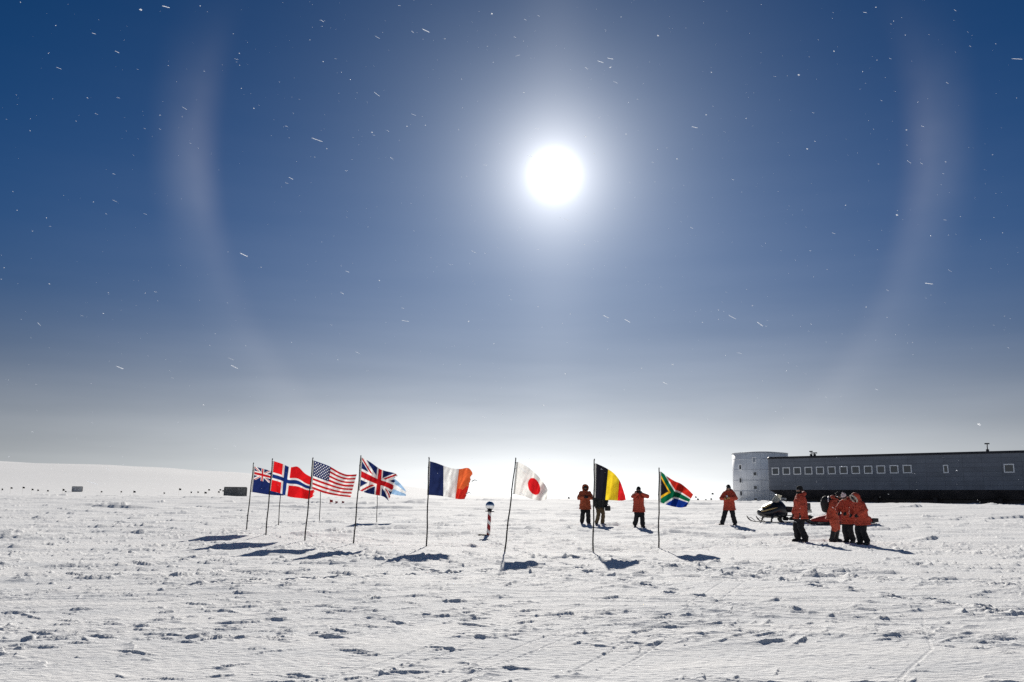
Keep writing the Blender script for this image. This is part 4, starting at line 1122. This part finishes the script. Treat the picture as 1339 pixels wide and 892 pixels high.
    # skis with upturned tips, each on its leg
    for sx in (-1, 1):
        rg = []
        for x, z, w in ((-1.62, .30, .03), (-1.58, .24, .06), (-1.50, .14, .075), (-1.38, .06, .08), (-1.2, .022, .08), (-.6, .012, .08), (-.28, .02, .07), (-.2, .05, .05)):
            rg.append([(x, sx * .46 - w, z), (x, sx * .46 + w, z), (x, sx * .46 + w * .8, z + .03), (x, sx * .46 - w * .8, z + .03)])
        sk = MB().ring(rg).build('ski', blk, o)
        MB().tube([(-1.5, sx * .46, .19), (-1.42, sx * .46, .25), (-1.25, sx * .46, .14), (-1.15, sx * .46, .05)], .014, 8).build('tip_loop', stl, sk)
        MB().tube([(-.80, sx * .46, .05), (-.74, sx * .44, .26), (-.66, sx * .34, .44)], [.035, .04, .035], 10).build('ski_leg', stl, o)
        MB().tube([(-.52, sx * .40, .52), (-.72, sx * .44, .20)], .045, 10).build('shock', stl, o)
snowmobile()

def sled():
    p = at(1101, 687.2)
    o = empty('cargo_sled', p, R(3), 'long low cargo sled under a red cover, behind the bowed people', 'sled')
    red = mat('red_tarp', (.50, .05, .035), .6, var=.2, vscale=5, bump=.4, bscale=10); dk = mat('runner_plastic', (.03, .03, .033), .5)
    rings = []
    for x, w, h in ((-1.62, .03, .05), (-1.45, .16, .12), (-1.1, .30, .24), (-.6, .36, .34), (0, .37, .38), (.6, .37, .37), (1.1, .36, .34), (1.32, .32, .28)):
        rg = []
        for k in range(16):
            a = math.pi * k / 15; rg.append((x, w * math.cos(a), .16 + h * math.sin(a) ** .7))
        rings.append(rg)
    MB().ring(rings).build('tarp_cover', red, o, wr=(.02, .16, 5))
    MB().ring([[(x, -w, z) , (x, w, z), (x, w, z + .05), (x, -w, z + .05)] for x, w, z in ((-1.55, .08, .13), (-1.3, .26, .105), (-.8, .36, .10), (1.45, .38, .10))]).build('deck', dk, o, smooth=False)
    for sx in (-1, 1):
        rg = []
        for x, z in ((-1.72, .22), (-1.6, .11), (-1.4, .03), (-1.1, 0), (1.5, 0), (1.56, .03)):
            rg.append([(x, sx * .3 - .03, z), (x, sx * .3 + .03, z), (x, sx * .3 + .03, z + .085), (x, sx * .3 - .03, z + .085)])
        MB().ring(rg).build('runner', dk, o, smooth=False)
    MB().box(1.36, 1.66, -.30, .30, .155, .34, .03).build('rear_box', dk, o)
    MB().tube([(-1.55, -.2, .16), (-2.05, -.02, .24), (-2.12, 0, .26), (-2.05, .02, .24), (-1.55, .2, .16)], .022, 8).build('tow_bar', dk, o)
    for x in (-.7, .1, .9):
        h = .36 if x < .5 else .35
        MB().tube([(x, .385 * math.cos(a), .165 + (h + .035) * math.sin(a) ** .7) for a in [math.pi * k / 14 for k in range(15)]], .012, 6).build('lashing', M_CORD, o)
sled()

# ------------------------------------------------------------------ ice crystals drifting in the air
def blowing_snow():
    g = np.random.default_rng(21); b = MB()
    def crystal(c, L, r, ax):
        ax = ax.normalized(); s_ = ax.cross(Vector((.3, .2, 1))).normalized(); t = ax.cross(s_)
        ring = lambda k, q: [c + ax * k + (s_ * math.cos(a) + t * math.sin(a)) * q for a in [math.pi / 3 * i for i in range(6)]]
        b.ring([ring(-L, r * .3), ring(-L * .8, r), ring(L * .8, r), ring(L, r * .3)])
    for k in range(3000):
        d = 3.0 + 17 * g.random() ** .7
        az = R(g.uniform(-48, 48)); el = R(g.uniform(-3, 40))
        c = Vector((d * math.sin(az) * math.cos(el), d * math.cos(az) * math.cos(el), CAMZ + d * math.sin(el)))
        if c.z < .3: continue
        wind = Vector((.88 + .08 * g.standard_normal(), .25 * g.standard_normal(), -.36 + .13 * g.standard_normal()))
        q = g.random(); s = float(np.exp(.40 * g.standard_normal())) * .0015
        if q < .84: crystal(c, s * 1.5, s * .9, wind)
        elif q < .965: crystal(c, s * 8.0, s * .62, wind)
        else: crystal(c, s * 19.0, s * .75, wind)
    o = b.build('blowing_snow', mat('ice_crystal', (.92, .94, .97), .3, trans=.6), smooth=False)
    tag(o, 'tiny white ice crystals drifting on the wind in front of the sky', kind='stuff')
blowing_snow()
